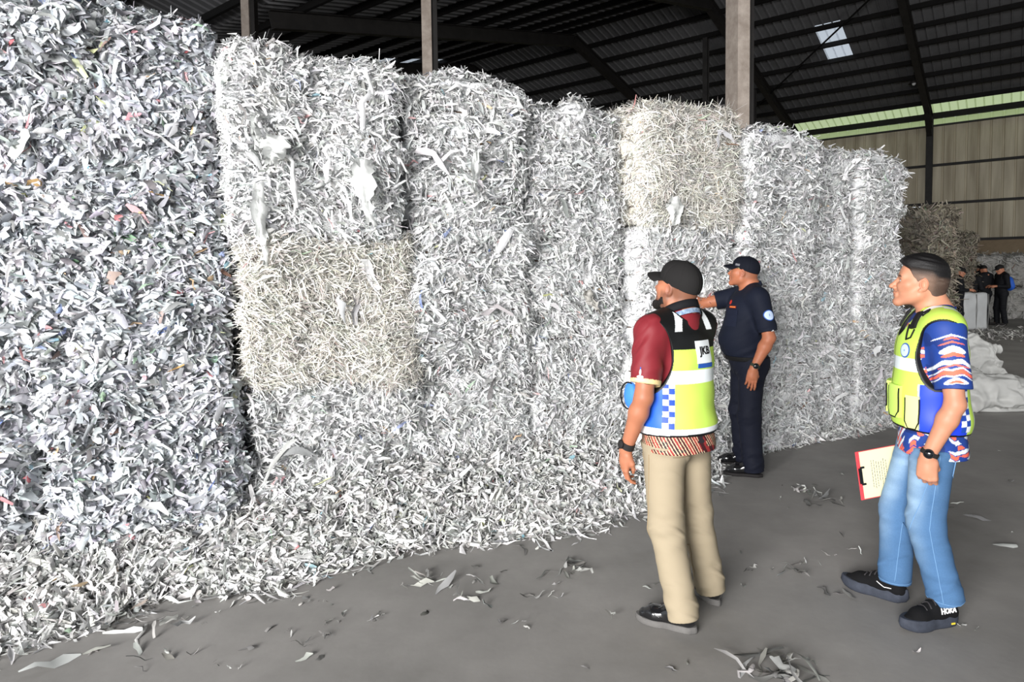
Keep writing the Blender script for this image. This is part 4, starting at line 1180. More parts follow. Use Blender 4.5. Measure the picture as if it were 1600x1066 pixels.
# =========================== man in the lime vest, seen from behind ==========
LIME = (196, 230, 96)
def man_khaki():
    fdir = (-.53, .848); root = empty('person', (0.775, 3.02, 0), yaw_of(fdir))
    tag(root, 'man in black cap and lime vest over maroon shirt, seen from behind in khaki trousers', 'person')
    s = .985
    lh, lt = leg_local(root, ground(1089, 990)), leg_local(root, ground(999, 966))
    rh = leg_local(root, ground(1124, 948)); rt = rh + np.array([.06, .27, 0]); rt = rh + (leg_local(root, ground(1080, 918)) - rh); rt = rh + (rt - rh) / np.linalg.norm(rt - rh) * .285
    lt = lh + (lt - lh) / np.linalg.norm(lt - lh) * .285
    dl, dr_ = (lt - lh) / .285, (rt - rh) / .285
    la, ra = lh + dl * .065, rh + dr_ * .065
    hips = [v3(-.088, 0, .86), v3(.088, 0, .86)]
    lk = (hips[0] + la) / 2 + v3(-.005, .035, .02); rk = (hips[1] + ra) / 2 + v3(.005, .035, .02)
    kn = [lk, rk]
    H = Fr(v3(.004, -.002, 1.562), rotm(.30, 0, math.radians(7)), .985)
    shL, elL, wrL = v3(-.180, -.012, 1.372), v3(-.246, -.040, 1.080), v3(-.258, .068, .812)
    shR, elR, wrR = v3(.148, .030, 1.364), v3(.180, .09, 1.085), v3(.175, .21, .850)
    bd = lambda x, y, z: np.clip(sstep(-.052, -.070, z) * sstep(-.005, .02, y) * (1 - np.exp(-((z + .066) / .008) ** 2) * sstep(.024, .018, x)) + sstep(.05, .06, x) * sstep(.035, .022, np.abs(y - .008)) * sstep(.0, -.03, z) * .8
         + np.exp(-((z + .052) / .006) ** 2) * sstep(.03, .02, x) * sstep(.08, .09, y), 0, 1) * .6 * sstep(-.150, -.125, z)
    hr = lambda x, y, z: sstep(.02, -.03, y) * sstep(-.062, -.020, z) * .55
    body, V, Q, info = build_skin(root, H, [(shL, elL, wrL), (shR, elR, wrR)],
        [(wrL, (.03, .16, -1), (-.92, .30, 0), 1, dict(curl=(.42, .50, .55, .60), sc=.95)), (wrR, (-.03, .16, -1), (.92, .30, 0), -1, (.4, .45, .5, .5))],
        [(hips[0], lk, la + v3(0, 0, .09), la + dl * .1 + v3(0, 0, .05)), (hips[1], rk, ra + v3(0, 0, .09), ra + dr_ * .1 + v3(0, 0, .05))],
        (172, 112, 84), 1.02, .012, 1.0, s, .060, .004, bd, hr)
    # beard
    S = Sdf(); r = lambda a, b, ra_, rb, k=.02: S.rc(H.p(*a), H.p(*b), ra_, rb, k)
    for q in (-1, 1):
        r((q * .0545, .012, -.060), (q * .026, .070, -.102), .0215, .0220, .02); r((q * .062, .004, -.030), (q * .0555, .010, -.058), .0105, .016, .02)
        r((q * .003, .094, -.052), (q * .024, .084, -.066), .006, .005, .01)
    r((-.016, .078, -.104), (.016, .078, -.104), .018, .018, .02)
    r((0, .080, -.108), (0, .076, -.122), .013, .009, .02)
    Vb, Qb = S.mesh(.0032); Nb = vnormals(Vb, Qb); Vb = Vb + Nb * (.002 * noise3(Vb, 220, 3))[:, None]
    new_mesh('beard', Vb, Qb, M_hairm, root, True, col=lin((24, 18, 17)) * (1 + .3 * noise3(Vb, 150, 2))[:, None])
    # trousers
    KH = (160, 147, 124)
    def kc(V):
        c = np.tile(lin(KH), (len(V), 1)) * (1 + .05 * noise3(V, 6, 2))[:, None]
        return c
    hems = [la + v3(0, -.005, .055), ra + v3(0, -.005, .055)]
    tr, ts = trousers(root, hips, kn, hems, (.100, .079, .071), .845, M_cloth, kc, .0080, 5, .02, s)
    for nm, pts in (('pocket_seam', [(-.30, .10, .845), (-.30, .075, .80), (-.30, .035, .765)]), ('side_seam', [(-.30, -.01, .80), (-.30, .0, .60), (-.30, .02, .40), (-.30, .0, .14)])):
        piping(ts, [v3(*p) for p in pts], (1, 0, 0), .0022, nm, mat('khaki thread', L3(150, 132, 104), .9, .1), tr, .0005)
    piping(ts, [v3(-.13, -.3, .80), v3(-.045, -.3, .80)], (0, 1, 0), .002, 'pocket_slit', mat('khaki shade thread', L3(120, 104, 80), .9, .1), tr)
    # shoes
    for (h, t, nm) in ((lh, lt, 'loafer'), (rh, rt, 'loafer')):
        o, Fm, sf = shoe(root, h, t, 'loafer', nm)
        piping(sf, [Fm.p(.045, .15, .052), Fm.p(.038, .20, .060), Fm.p(.0, .225, .062), Fm.p(-.042, .20, .060), Fm.p(-.045, .15, .052)], (0, 0, -1), .0028, 'apron_seam', M_leather, o, .001)
        m = MB()
        for q in (-1, 1):
            m.tube([Fm.p(0, .14, .088), Fm.p(q * .015, .155, .096), Fm.p(q * .022, .172, .088), Fm.p(q * .010, .160, .086)], .0028, 6)
            m.tube([Fm.p(0, .14, .088), Fm.p(q * .012, .175, .082), Fm.p(q * .018, .190, .078)], .0035, 6)
        m.build('tassel', M_leather, o, True)
        m = MB(); m.lathe([(.030, .075), (.037, .085), (.038, .12), (.034, .14)], 20, Matrix.Translation(Vector(Fm.p(0, .05, 0)))); m.build('sock', M_black, o, True)
    # shirt
    MAR = (122, 34, 42)
    S = Sdf(); torso(S, .016, belly=.014, s=s); S.rc((0, -.038, 1.33), (0, -.040, 1.395), .085, .072, .04)
    S.cut((0, 0, .812), (0, 0, -1))
    S.el(v3(0, -.020, .815), v3(.184, .150, .17), .05)
    for sh, el in ((shL, elL), (shR, elR)): sleeve(S, sh, el, .80, .074, .070)
    V, Q = S.mesh(); Nn = vnormals(V, Q)
    ms = sstep(.15, .19, np.abs(V[:, 0])) * sstep(1.17, 1.22, V[:, 2])
    sl = V.copy(); sl[:, 1] += .6 * V[:, 2]
    V = V + Nn * (ms * .008 * np.maximum(-.3, noise3(sl, (16, 30, 7), 4)) + .004 * noise3(V, 11, 6))[:, None]
    c = np.tile(lin(MAR), (len(V), 1)) * (1 + .06 * noise3(V, 9, 2))[:, None]
    # printed hem: dark ground, cream and red slanting lines
    hm = V[:, 2] < .895
    u = np.arctan2(V[:, 0], -V[:, 1]) * .16; w = u * 1.0 + (V[:, 2] - .8) * .55; seg = noise3(np.column_stack([u * 14, V[:, 2] * 10, u * 0]), 1, 5)
    lines = (np.sin(w * 2 * math.pi / .014) > .55) & (seg > -.25); red = (np.sin(w * 2 * math.pi / .045 + 1.2) > .1)
    ch = np.tile(lin((66, 26, 30)), (len(V), 1)); ch[red] = lin((150, 48, 48)); dk = noise3(V, (30, 30, 60), 8) > .35; ch[dk] = lin((44, 38, 42)); ch[lines] = lin((226, 196, 160))
    c[hm] = ch[hm]
    for sh, el in ((shL, elL), (shR, elR)):
        ax = el - sh; L_ = np.linalg.norm(ax); f = (V - sh) @ ax / L_ ** 2
        c[(f > .735) & (np.linalg.norm(V - sh - f[:, None] * ax, axis=1) < .095) & (f < .9) & (np.abs(V[:, 0]) > .165)] = lin((232, 206, 150))
    so = new_mesh('shirt', V, Q, M_jersey, root, True, col=np.clip(c, 0, 1)); ss = Surf(V, Q)
    # small printed emblem and cuff lettering on the near sleeve
    e0 = limb_tube(shL, elL, .50); od = v3(-.74, -.67, 0) ; rr2 = np.cross(v3(0, 0, 1), -od); 
    ux = (np.array(shL) - np.array(elL)); ux /= np.linalg.norm(ux); dvec = v3(.80, -.60, 0) * -1
    dirn = v3(.90, .44, 0); rv = v3(.44, -.90, 0)
    patch(ss, limb_tube(shL, elL, .66) , dirn, rv, ux, None, .0006, 'printed_emblem', M_white, so, grid=disc_grid(.016, .007, 12, 2))
    patch(ss, limb_tube(shL, elL, .59), dirn, rv, ux, None, .0006, 'printed_emblem', M_white, so, grid=disc_grid(.005, .014, 10, 2))
    patch(ss, limb_tube(shL, elL, .53), dirn, rv, ux, None, .0006, 'printed_emblem', M_mblue, so, grid=disc_grid(.0028, .006, 8, 2))
    patch(ss, limb_tube(shL, elL, .695), dirn, rv, ux, None, .0006, 'printed_emblem', M_white, so, grid=disc_grid(.020, .004, 12, 2))
    collar(so, (0, -.020, 1.430), .070, .068, .056, .42, mat('black collar', L3(22, 22, 26), .8, .2), gap=.55)
    patch(ss, limb_tube(shL, elL, .775), dirn, rv, ux, None, .0006, 'cuff_lettering', M_black, so, grid=text_grid('transformation', .013, 0, .9))
    # lanyard ribbon round the back of the collar
    m = MB(); vs = []; pts = []
    for i in range(25):
        a = math.pi * 1.05 + math.pi * .9 * i / 24; pts.append((.098 * math.cos(a), -.018 + .098 * math.sin(a), 1.438 - .48 * .098 * math.sin(a) - .02))
    nn_ = len(pts)
    for lay in (0, .003):
        for p in pts:
            q = Vector((p[0], p[1] + .018, 0)).normalized(); vs.append((p[0] + q.x * lay, p[1] + q.y * lay, p[2] - .009)); vs.append((p[0] + q.x * (lay - .006), p[1] + q.y * (lay - .006), p[2] + .012))
    fs = [(2*i, 2*i+2, 2*i+3, 2*i+1) for i in range(nn_ - 1)] + [(2*nn_+2*i+1, 2*nn_+2*i+3, 2*nn_+2*i+2, 2*nn_+2*i) for i in range(nn_ - 1)]
    new_mesh('lanyard', np.array(vs), fs, mat('patterned lanyard ribbon', L3(70, 100, 140), .6, .3, col2=L3(170, 186, 200), vscale=60), root, False)
    # vest
    S = Sdf(); torso(S, .034, belly=.016, s=s); S.el(v3(0, -.012, .93), v3(.192, .160, .12), .05); S.el(v3(0, -.004, 1.06), v3(.184, .148, .16), .05)
    arm_c = [(q * .240, -.030, 1.262) for q in (-1, 1)]; arm_r = (.122, .145, .178)
    for a in arm_c: S.el(a, arm_r, .006, op='s')
    S.el((0, .12, 1.45), (.055, .10, .20), .006, op='s'); S.el((0, -.045, 1.490), (.092, .100, .098), .006, op='s')
    hz = .888; S.cut((0, 0, hz), (0, -.06, -1))
    V, Q = S.mesh(.0030); Nn = vnormals(V, Q)
    sl = V.copy(); sl[:, 0] += .8 * V[:, 2]
    V = V + Nn * (.006 * noise3(sl, (7, 7, 4), 3) * sstep(1.30, 1.2, V[:, 2]) + .003 * noise3(V, 14, 9))[:, None]
    ang = np.degrees(np.arctan2(V[:, 0], -V[:, 1])); z = V[:, 2]   # 0 behind, negative on his left
    c = np.tile(lin(LIME), (len(V), 1)) * (1 + .05 * noise3(V, 5, 3))[:, None]
    side = np.abs(ang) > 65; sd = side & (np.abs(ang) < 116) & (z < 1.14); c[sd] = lin((36, 96, 214))
    for sg in (-1, 1): c = checker(c, V, ang * -sg if sg < 0 else ang, 48, 65, .935, 1.135, .026) if sg > 0 else checker(c, V, -ang, 48, 65, .935, 1.135, .026)
    c[(z > 1.136) & (z < 1.196) & (np.abs(ang) < 130)] = lin((236, 242, 244))
    c[z < .935] = lin((240, 242, 245))
    yoke = (z > 1.290 - .0 * np.abs(V[:, 0])) & (np.abs(ang) < 95); c[yoke] = lin((16, 17, 18))
    st = (np.abs(np.abs(V[:, 0]) - .098 - (z - 1.38) * -.28) < .020) & (z > 1.345); c[st & (z > 1.372)] = lin((238, 242, 244))
    for a in arm_c:
        k0 = np.sqrt((((V - np.array(a)) / np.array(arm_r)) ** 2).sum(1)); c[(k0 < 1.07)] = lin((14, 15, 16))
    k0 = np.sqrt((((V - np.array((0, -.045, 1.490))) / np.array((.092, .100, .098))) ** 2).sum(1)); c[k0 < 1.10] = lin((14, 15, 16))
    hd = z + .06 * V[:, 1]; c[hd < hz + .011] = lin((16, 17, 17))
    ve = new_mesh('safety_vest', V, Q, M_vestm, root, True, col=np.clip(c, 0, 1)); vsf = Surf(V, Q)
    # name patch on the back, letters on it
    po = v3(.030, -.18, 1.275); pd = (-.05, 1, 0); pr = (1, .05, 0)
    patch(vsf, po, pd, pr, (0, 0, 1), (.098, .102), .002, 'back_patch', M_refl, ve)
    patch(vsf, po + v3(.003, 0, -.062), pd, pr, (0, 0, 1), (.094, .020), .003, 'patch_stripe', M_mblue, ve)
    patch(vsf, po + v3(.004, 0, .004), pd, pr, (0, 0, 1), None, .0036, 'letters', M_black, ve, grid=text_grid('JKB', .050, .0012, .92))
    # blue side pouch edged black, on his left
    m = MB(); S2 = Sdf(); S2.el((-.178, .118, 1.055), (.026, .040, .066), .01); Vp, Qp = S2.mesh(.004)
    new_mesh('side_pouch', Vp, Qp, mat('blue pouch fabric', L3(62, 128, 226), .6, .3, bump=.1, bscale=300), ve, True)
    m.tube([(-.190 - .016 * math.cos(a), .122 + .036 * math.cos(a), 1.055 + .064 * math.sin(a)) for a in np.linspace(0, 2*math.pi, 29)[:-1]], .004, 6, True); m.build('pouch_piping', M_black, ve, True)
    # cap and watch
    cp, cs = cap(root, H, M_capk, .088, hgt=1.03, low=.0)
    w = watch(root, wrL, elL, .035, (-.92, .30, 0), rad=.0315, w=.030, dr=.021, dial=M_rubber)
    return root
man_khaki()

# =========================== man in navy, pointing at the bales ==============
def man_navy():
    root = empty('person', (1.885, 5.12, 0), yaw_of((-1.0, .02)))
    tag(root, 'man in navy uniform and dark cap, stretching an arm out towards the bales', 'person')
    s = 1.03
    lh = leg_local(root, ground(1192, 746)); lt = leg_local(root, ground(1131, 740)); rh = leg_local(root, ground(1176, 727)); rt = leg_local(root, ground(1126, 724))
    lt = lh + (lt - lh) / np.linalg.norm(lt - lh) * .30; rt = rh + (rt - rh) / np.linalg.norm(rt - rh) * .30
    dl, dr_ = (lt - lh) / .30, (rt - rh) / .30; la, ra = lh + dl * .07, rh + dr_ * .07
    hips = [v3(-.092, -.01, .92), v3(.092, -.01, .92)]; kn = [(hips[0] + la) / 2 + v3(0, .03, .02), (hips[1] + ra) / 2 + v3(0, .03, .02)]
    H = Fr(v3(.0, .030, 1.622), rotm(.20, 0, math.radians(-33)), .99)
    shL, elL, wrL = v3(-.195, -.02, 1.425), v3(-.268, -.075, 1.125), v3(-.270, .045, .885)
    shR, elR, wrR = v3(.195, .02, 1.425), v3(.255, .285, 1.365), v3(.235, .53, 1.425)
    hr = lambda x, y, z: sstep(.02, -.03, y) * sstep(-.055, -.020, z) * .35
    hips_i = hips
    body, V, Q, info = build_skin(root, H, [(shL, elL, wrL), (shR, elR, wrR)],
        [(wrL, (.05, .14, -1), (-.96, .22, 0), 1, (.35, .40, .45, .5)), (wrR, (-.05, 1, .12), (.25, 0, 1), -1, (.05, .5, .7, .8))],
        [(hips[0], kn[0], la + v3(0, 0, .09), la + dl * .1 + v3(0, 0, .05)), (hips[1], kn[1], ra + v3(0, 0, .09), ra + dr_ * .1 + v3(0, 0, .05))],
        (176, 110, 80), 1.12, .04, 1.02, s, .064, .006, None, hr, step=.0042)
    NV = (21, 26, 41)
    tc = lambda V: np.tile(lin((22, 25, 38)), (len(V), 1)) * (1 + .12 * noise3(V, 8, 2))[:, None]
    trousers(root, hips, kn, [la + v3(0, 0, .045), ra + v3(0, 0, .045)], (.104, .085, .078), .955, M_cloth, tc, .010, 9, .06, s)
    for h, t in ((lh, lt), (rh, rt)): shoe(root, h, t, 'oxford', 'dress_shoe')
    S = Sdf(); torso(S, .022, belly=.058, wide=1.02, s=s); S.cut((0, 0, .945), (0, 0, -1))
    for sh, el in ((shL, elL), (shR, elR)): sleeve(S, sh, el, .86 if el is elL else .62, .078, .074)
    V, Q = S.mesh(.0042); Nn = vnormals(V, Q)
    sl = V.copy(); sl[:, 2] += .5 * V[:, 1]
    V = V + Nn * (.009 * np.maximum(-.4, noise3(sl, (6, 6, 24), 4)) * sstep(1.36, 1.15, V[:, 2]) + .004 * noise3(V, 12, 6))[:, None]
    c = np.tile(lin(NV), (len(V), 1)) * (1 + .10 * noise3(V, 9, 2))[:, None]
    so = new_mesh('shirt', V, Q, M_cloth, root, True, col=np.clip(c, 0, 1)); ss = Surf(V, Q)
    collar(so, (0, -.012, 1.468), .074, .074, .052, .45, mat('navy collar cloth', L3(30, 36, 56), .8, .2), gap=.30, flare=.016)
    # belt
    S = Sdf(); torso(S, .030, belly=.058, wide=1.02, s=s); S.cut((0, 0, .925), (0, 0, -1)); S.cut((0, 0, .962), (0, 0, 1))
    Vb, Qb = S.mesh(.005); be = new_mesh('belt', Vb, Qb, M_black, root, True); bs = Surf(Vb, Qb)
    patch(bs, v3(0, .2, .943), (0, -1, 0), (1, 0, 0), (0, 0, 1), (.05, .036), .004, 'buckle', mat('gunmetal buckle', L3(70, 66, 62), .3, .5, .8), be)
    # badge, name tape, pocket, collar mark
    dL = v3(1, .22, 0); rv = np.cross(dL, (0, 0, 1)); bc = limb_tube(shL, elL, .42)
    patch(ss, bc, dL, rv, (0, 0, 1), None, .002, 'sleeve_badge', M_badgeb, so, grid=disc_grid(.040, .040, 28, 3))
    patch(ss, bc, dL, rv, (0, 0, 1), None, .0032, 'badge_field', M_paleblue, so, grid=disc_grid(.034, .034, 28, 3))
    patch(ss, bc + v3(0, 0, .002), dL, rv, (0, 0, 1), None, .0042, 'badge_mark', mat('grey blue thread', L3(140, 165, 205), .7, .2), so, grid=disc_grid(.004, .011, 16, 2))
    patch(ss, limb_tube(shL, elL, .80), dL, rv, (0, 0, 1), None, .003, 'sleeve_button', M_refl, so, grid=disc_grid(.006, .006, 10, 1))
    dC = v3(.45, -.89, 0); rc_ = v3(-.89, -.45, 0)
    patch(ss, v3(-.105, .2, 1.352), dC, rc_, v3(0, .25, 1), (.078, .022), .002, 'name_tape', mat('dark red tape', L3(96, 36, 34), .8, .2), so)
    patch(ss, v3(-.105, .2, 1.352), dC, rc_, v3(0, .25, 1), (.064, .010), .0032, 'tape_stitching', M_orange, so)
    patch(ss, v3(-.060, .2, 1.388), dC, rc_, (0, 0, 1), None, .002, 'collar_mark', mat('red embroidery', L3(190, 50, 40), .8, .2), so, grid=disc_grid(.013, .017, 14, 2))
    patch(ss, v3(-.105, .2, 1.26), dC, rc_, v3(0, .2, 1), (.12, .12), .0015, 'chest_pocket', mat('navy pocket cloth', L3(25, 30, 47), .8, .2), so)
    patch(ss, v3(-.105, .2, 1.312), dC, rc_, v3(0, .2, 1), (.126, .036), .004, 'pocket_flap', mat('navy pocket cloth', L3(25, 30, 47), .8, .2), so)
    cp, cs = cap(root, H, M_capn, .078, hgt=.98)
    od = H.R @ np.array([1, -.35, -.05]); rg = H.R @ np.array([-.35, -1, .0])
    patch(cs, H.p(-.08, .045, .058), od, -rg, H.R @ np.array([0, 0, 1.0]), (.036, .016), .001, 'cap_label', mat('grey woven label', L3(112, 112, 118), .8, .2), cp)
    patch(cs, H.p(-.08, .055, .032), od, -rg, H.R @ np.array([0, .1, 1.0]), (.060, .007), .001, 'cap_edge_print', mat('gold thread', L3(190, 176, 120), .6, .3), cp)
    watch(root, wrL, elL, .030, (-.96, .22, 0), strap=mat('olive strap', L3(52, 58, 48), .7, .2), rad=.033, w=.022, dr=.022)
    return root
man_navy()

# =========================== man in the lime vest, in jeans ==================
def camo(V, A3, B3, c, m):
    """blue ground with slanting white and coral streaks"""
    u, z = A3, B3
    w1 = noise3(np.column_stack([u * 12, z * 16, u * 0]), 1, 31); w2 = noise3(np.column_stack([u * 26, z * 22, u * 0 + 3]), 1, 32)
    ph = np.sin((z + .35 * np.abs(((u * 3.2) % 1) - .5) * .5) * 2 * math.pi / .046 + 1.8 * w1)
    wht = (ph > .35) & (w2 > -.35); org = (ph < -.30) & (w2 > .02); org2 = wht & (noise3(np.column_stack([u * 12, z * 18, u * 0 + 9]), 1, 33) > .30)
    cc = np.tile(lin((32, 62, 138)), (len(V), 1)); cc[noise3(V, 10, 35) > .35] = lin((24, 46, 108))
    cc[wht] = lin((226, 234, 242)); cc[org | org2] = lin((240, 108, 84)); c[m] = cc[m]
    return c

def man_jeans():
    root = empty('person', (1.985, 3.02, 0), yaw_of((-.93, .37)))
    tag(root, 'man with short black hair in lime vest, camouflage jersey and blue jeans', 'person')
    s = .995
    lh, lt = leg_local(root, ground(1494, 972)), leg_local(root, ground(1409, 984)); rh, rt = leg_local(root, ground(1418, 944)), leg_local(root, ground(1324, 914))
    lt = lh + (lt - lh) / np.linalg.norm(lt - lh) * .300; rt = rh + (rt - rh) / np.linalg.norm(rt - rh) * .300
    dl, dr_ = (lt - lh) / .30, (rt - rh) / .30; la, ra = lh + dl * .07, rh + dr_ * .07
    hips = [v3(-.090, 0, .88), v3(.090, 0, .88)]; kn = [(hips[0] + la) / 2 + v3(-.005, .055, .015), (hips[1] + ra) / 2 + v3(.01, .050, .015)]
    H = Fr(v3(0, .050, 1.568), rotm(.17, 0, math.radians(-7)), .985)
    shL, elL, wrL = v3(-.172, -.022, 1.358), v3(-.240, -.045, 1.045), v3(-.240, .055, .800)
    shR, elR, wrR = v3(.172, -.015, 1.358), v3(.235, -.075, 1.060), v3(.245, -.025, .830)
    st = lambda x, y, z: np.clip(np.exp(-((z + .051) / .0045) ** 2) * sstep(.024, .018, x) * sstep(.085, .092, y) * .55 + .12 * sstep(-.05, -.08, z) * sstep(.02, .05, y), 0, 1)
    body, V, Q, info = build_skin(root, H, [(shL, elL, wrL), (shR, elR, wrR)],
        [(wrL, (-.05, .02, -1), (-.94, .30, 0), 1, dict(curl=(1.25, 1.30, 1.30, 1.30), thumb=1.0, spread=.02)), (wrR, (.05, .02, -1), (.95, -.25, 0), -1, dict(curl=(.9, 1.0, 1.0, 1.0), thumb=.8))],
        [(hips[0], kn[0], la + v3(0, 0, .09), la + dl * .1 + v3(0, 0, .05)), (hips[1], kn[1], ra + v3(0, 0, .09), ra + dr_ * .1 + v3(0, 0, .05))],
        (192, 134, 106), .98, .0, 1.0, s, .057, 0, st, None, nose=1.03, tz=-.045)
    # hair: longer on top, cropped close at the sides
    line = lambda p: (p[:, 2] - (.078 - .62 * np.clip(p[:, 1] - .045, -.2, .05) * (p[:, 1] > .045) - np.where(p[:, 1] < .045, 1.0 * np.clip(.045 - p[:, 1], 0, .045), 0) - np.where(p[:, 1] < .0, 1.15 * np.clip(-p[:, 1], 0, .09), 0)))
    def hl(p):
        x, y, z = np.abs(p[:, 0]), p[:, 1], p[:, 2]
        front = np.interp(y, [-.12, -.075, -.03, -.012, .004, .018, .040, .060, .085, .1], [-.085, -.082, -.035, .028, .018, -.004, .030, .062, .078, .082])
        return z - front
    def th(p):
        top = sstep(.055, .095, p[:, 2]); e = sstep(-.004, .008, hl(p))
        t = .0012 + .019 * top * sstep(-.12, .03, p[:, 1]) + .009 * top
        str_ = noise3(p, (60, 8, 140), 4) * .0022 * (.3 + top)
        return np.where(e > 0, -.010 + e * (t + .010), -.012) + str_ * e
    def hc(p):
        top = sstep(.030, .075, p[:, 2]); k = noise3(p, (50, 26, 110), 7) * .6
        side = lin((112, 88, 74)); blk = lin((16, 14, 15)); grey = lin((150, 140, 130))
        back = sstep(-.03, -.07, p[:, 1]) * .6
        c = side[None] * (1 - np.clip(top + back, 0, 1))[:, None] + blk[None] * np.clip(top + back, 0, 1)[:, None]
        g = (k > .25) * (1 - top) * sstep(-.0, .03, p[:, 2]) * .10
        return np.clip(c * (1 + .35 * k)[:, None] * (1 - g)[:, None] + grey[None] * g[:, None], 0, 1)
    hair_shell(root, H, th, hc, grow=.0015)
    # jeans
    def jc(V):
        c = np.tile(lin((74, 108, 146)), (len(V), 1)) * (1 + .10 * noise3(V, 7, 2))[:, None]
        for h, k, a in zip(hips, kn, (la, ra)):
            cx = np.interp(V[:, 2], [0, k[2], h[2]], [a[0], k[0], h[0]]); cy = np.interp(V[:, 2], [0, k[2], h[2]], [a[1], k[1], h[1]])
            fr = (V[:, 1] - cy) / .085; sd = np.abs(V[:, 0] - cx) < .10
            m = sstep(.05, .85, fr) * sd * (np.exp(-((V[:, 2] - .62) / .17) ** 2) * .9 + .35 * np.exp(-((V[:, 2] - .35) / .10) ** 2))
            m = m * (.85 + .35 * noise3(V, (10, 10, 30), 6)); c = rgb_mix(c, m * .85, (160, 188, 212))
        wh = sstep(.0, .5, noise3(V, (5, 5, 40), 12)) * np.exp(-((V[:, 2] - .70) / .09) ** 2) * (V[:, 1] > .0) * .35
        return np.clip(rgb_mix(c, wh, (150, 178, 205)), 0, 1)
    hems = [la + v3(0, -.012, .106), ra + v3(0, -.012, .092)]
    tr, ts = trousers(root, hips, kn, hems, (.096, .076, .072), .815, M_denim, jc, .0080, 15, .0, s, 'jeans')
    MT = mat('pale seam thread', L3(112, 150, 190), .9, .1)
    piping(ts, [v3(-.35, -.005, .80), v3(-.35, .015, .62), v3(-.35, kn[0][1] - .0, .46), v3(-.35, la[1] + .015, .12)], (1, 0, 0), .0016, 'side_seam', MT, tr, .0005)
    piping(ts, [v3(kn[1][0] - .2, .03, .70), v3(kn[1][0] - .2, kn[1][1] - .02, .46), v3(kn[1][0] - .2, ra[1], .12)], (1, 0, 0), .0015, 'inner_seam', MT, tr, .0005)
    piping(ts, [v3(-.06, -.35, .79), v3(-.06, -.35, .70), v3(-.10, -.35, .675), v3(-.145, -.35, .70), v3(-.145, -.35, .79)], (0, 1, 0), .0022, 'back_pocket_seam', MT, tr, .0008)
    for a, d in ((hems[0], dl), (hems[1], dr_)):
        pts = [(a[0] + .074 * math.cos(t), a[1] + .074 * math.sin(t) , a[2] + .016) for t in np.linspace(0, 2*math.pi, 33)[:-1]]
        m = MB(); out = []
        for p in pts:
            h, n_ = ts.near(p); out.append(h + n_ * .0005)
        m.tube(out, .0014, 5, True); m.build('hem_stitch', MT, tr, True)
    # trainers
    for h, t, left in ((lh, lt, True), (rh, rt, False)):
        o, Fm, sf = shoe(root, h, t, 'sneaker', 'running_shoe'); sx = -1
        for k in range(4):
            y = .105 + .022 * k; m = MB(); pts = []
            for q in np.linspace(-1, 1, 9):
                hh, nn = sf.hit(Fm.p(q * .026, y + .006 * abs(q), .25), (0, 0, -1)); 
                if hh is not None: pts.append(hh + nn * .001)
            m.tube(pts, .0032, 6); m.build('lace', mat('grey lace', L3(58, 56, 58), .8, .2), o, True)
        m = MB(); m.box((-.009, -.010, -.004), (.009, .010, .006), 0, Matrix.Translation(Vector(Fm.p(0, .100, .108))) @ Matrix(Fm.R.tolist()).to_4x4() @ Matrix.Rotation(-.6, 4, 'X'))
        m.build('lace_lock', M_white, o, bevel=.002)
        dd = -(Fm.R[:, 0]) * sx if False else Fm.R[:, 0]
        if left:
            patch(sf, Fm.p(-.05, .080, .080), Fm.R[:, 0], -Fm.R[:, 1], v3(0, 0, 1), None, .0012, 'letters', M_white, o, grid=text_grid('HOKA', .034, .0012, .85))
            m = MB(); m.box((-.0015, -.010, -.004), (.0015, .010, .004), 0, Matrix.Translation(Vector(Fm.p(-.0385, .055, .020))) @ Matrix(Fm.R.tolist()).to_4x4()); m.build('sole_tag', mat('yellow tag', L3(226, 200, 60), .6, .3), o)
        else:
            piping(sf, [Fm.p(.06, .120, .082), Fm.p(.06, .088, .064), Fm.p(.06, .058, .066)], -Fm.R[:, 0], .0022, 'side_chevron', M_white, o, .0005)
            piping(sf, [Fm.p(-.06, .120, .082), Fm.p(-.06, .088, .064), Fm.p(-.06, .058, .066)], Fm.R[:, 0], .0022, 'side_chevron', M_white, o, .0005)
    # jersey
    S = Sdf(); torso(S, .015, belly=.0, s=s, tz=-.03); S.el(v3(0, -.012, .78), v3(.182, .146, .17), .05); S.cut((0, 0, .772), (0, .05, -1))
    for sh, el in ((shL, elL), (shR, elR)): sleeve(S, sh, el, .80, .071, .072)
    V, Q = S.mesh(); Nn = vnormals(V, Q); V = V + Nn * (.004 * noise3(V, 11, 6) + .004 * noise3(V, (18, 18, 6), 8) * (V[:, 2] < .9))[:, None]
    c = np.zeros((len(V), 3)); ang = np.arctan2(V[:, 0], V[:, 1])
    ax = elL - shL; L_ = np.linalg.norm(ax); f = (V - shL) @ ax / L_ ** 2; slm = (V[:, 0] < -.165) & (V[:, 2] > 1.02)
    c = camo(V, ang * .16, V[:, 2] + .4 * np.abs(ang + 1.4) * .16, c, ~slm)
    u2 = V[:, 1] - np.interp(f, [0, 1], [shL[1], elL[1]])
    zz = f * L_; c = camo(V, .02 + u2 * .12, zz * 1.0 + .9 * np.abs(u2) * (np.sin(zz * 40) > 0) * .5, c, slm)
    # eye-shaped figures on the outside of the sleeve
    wv = .006 * np.sin(u2 * 90 + 1)
    c[slm] = lin((32, 62, 138)); c[slm & (noise3(V, 16, 35) > .3)] = lin((26, 50, 116))
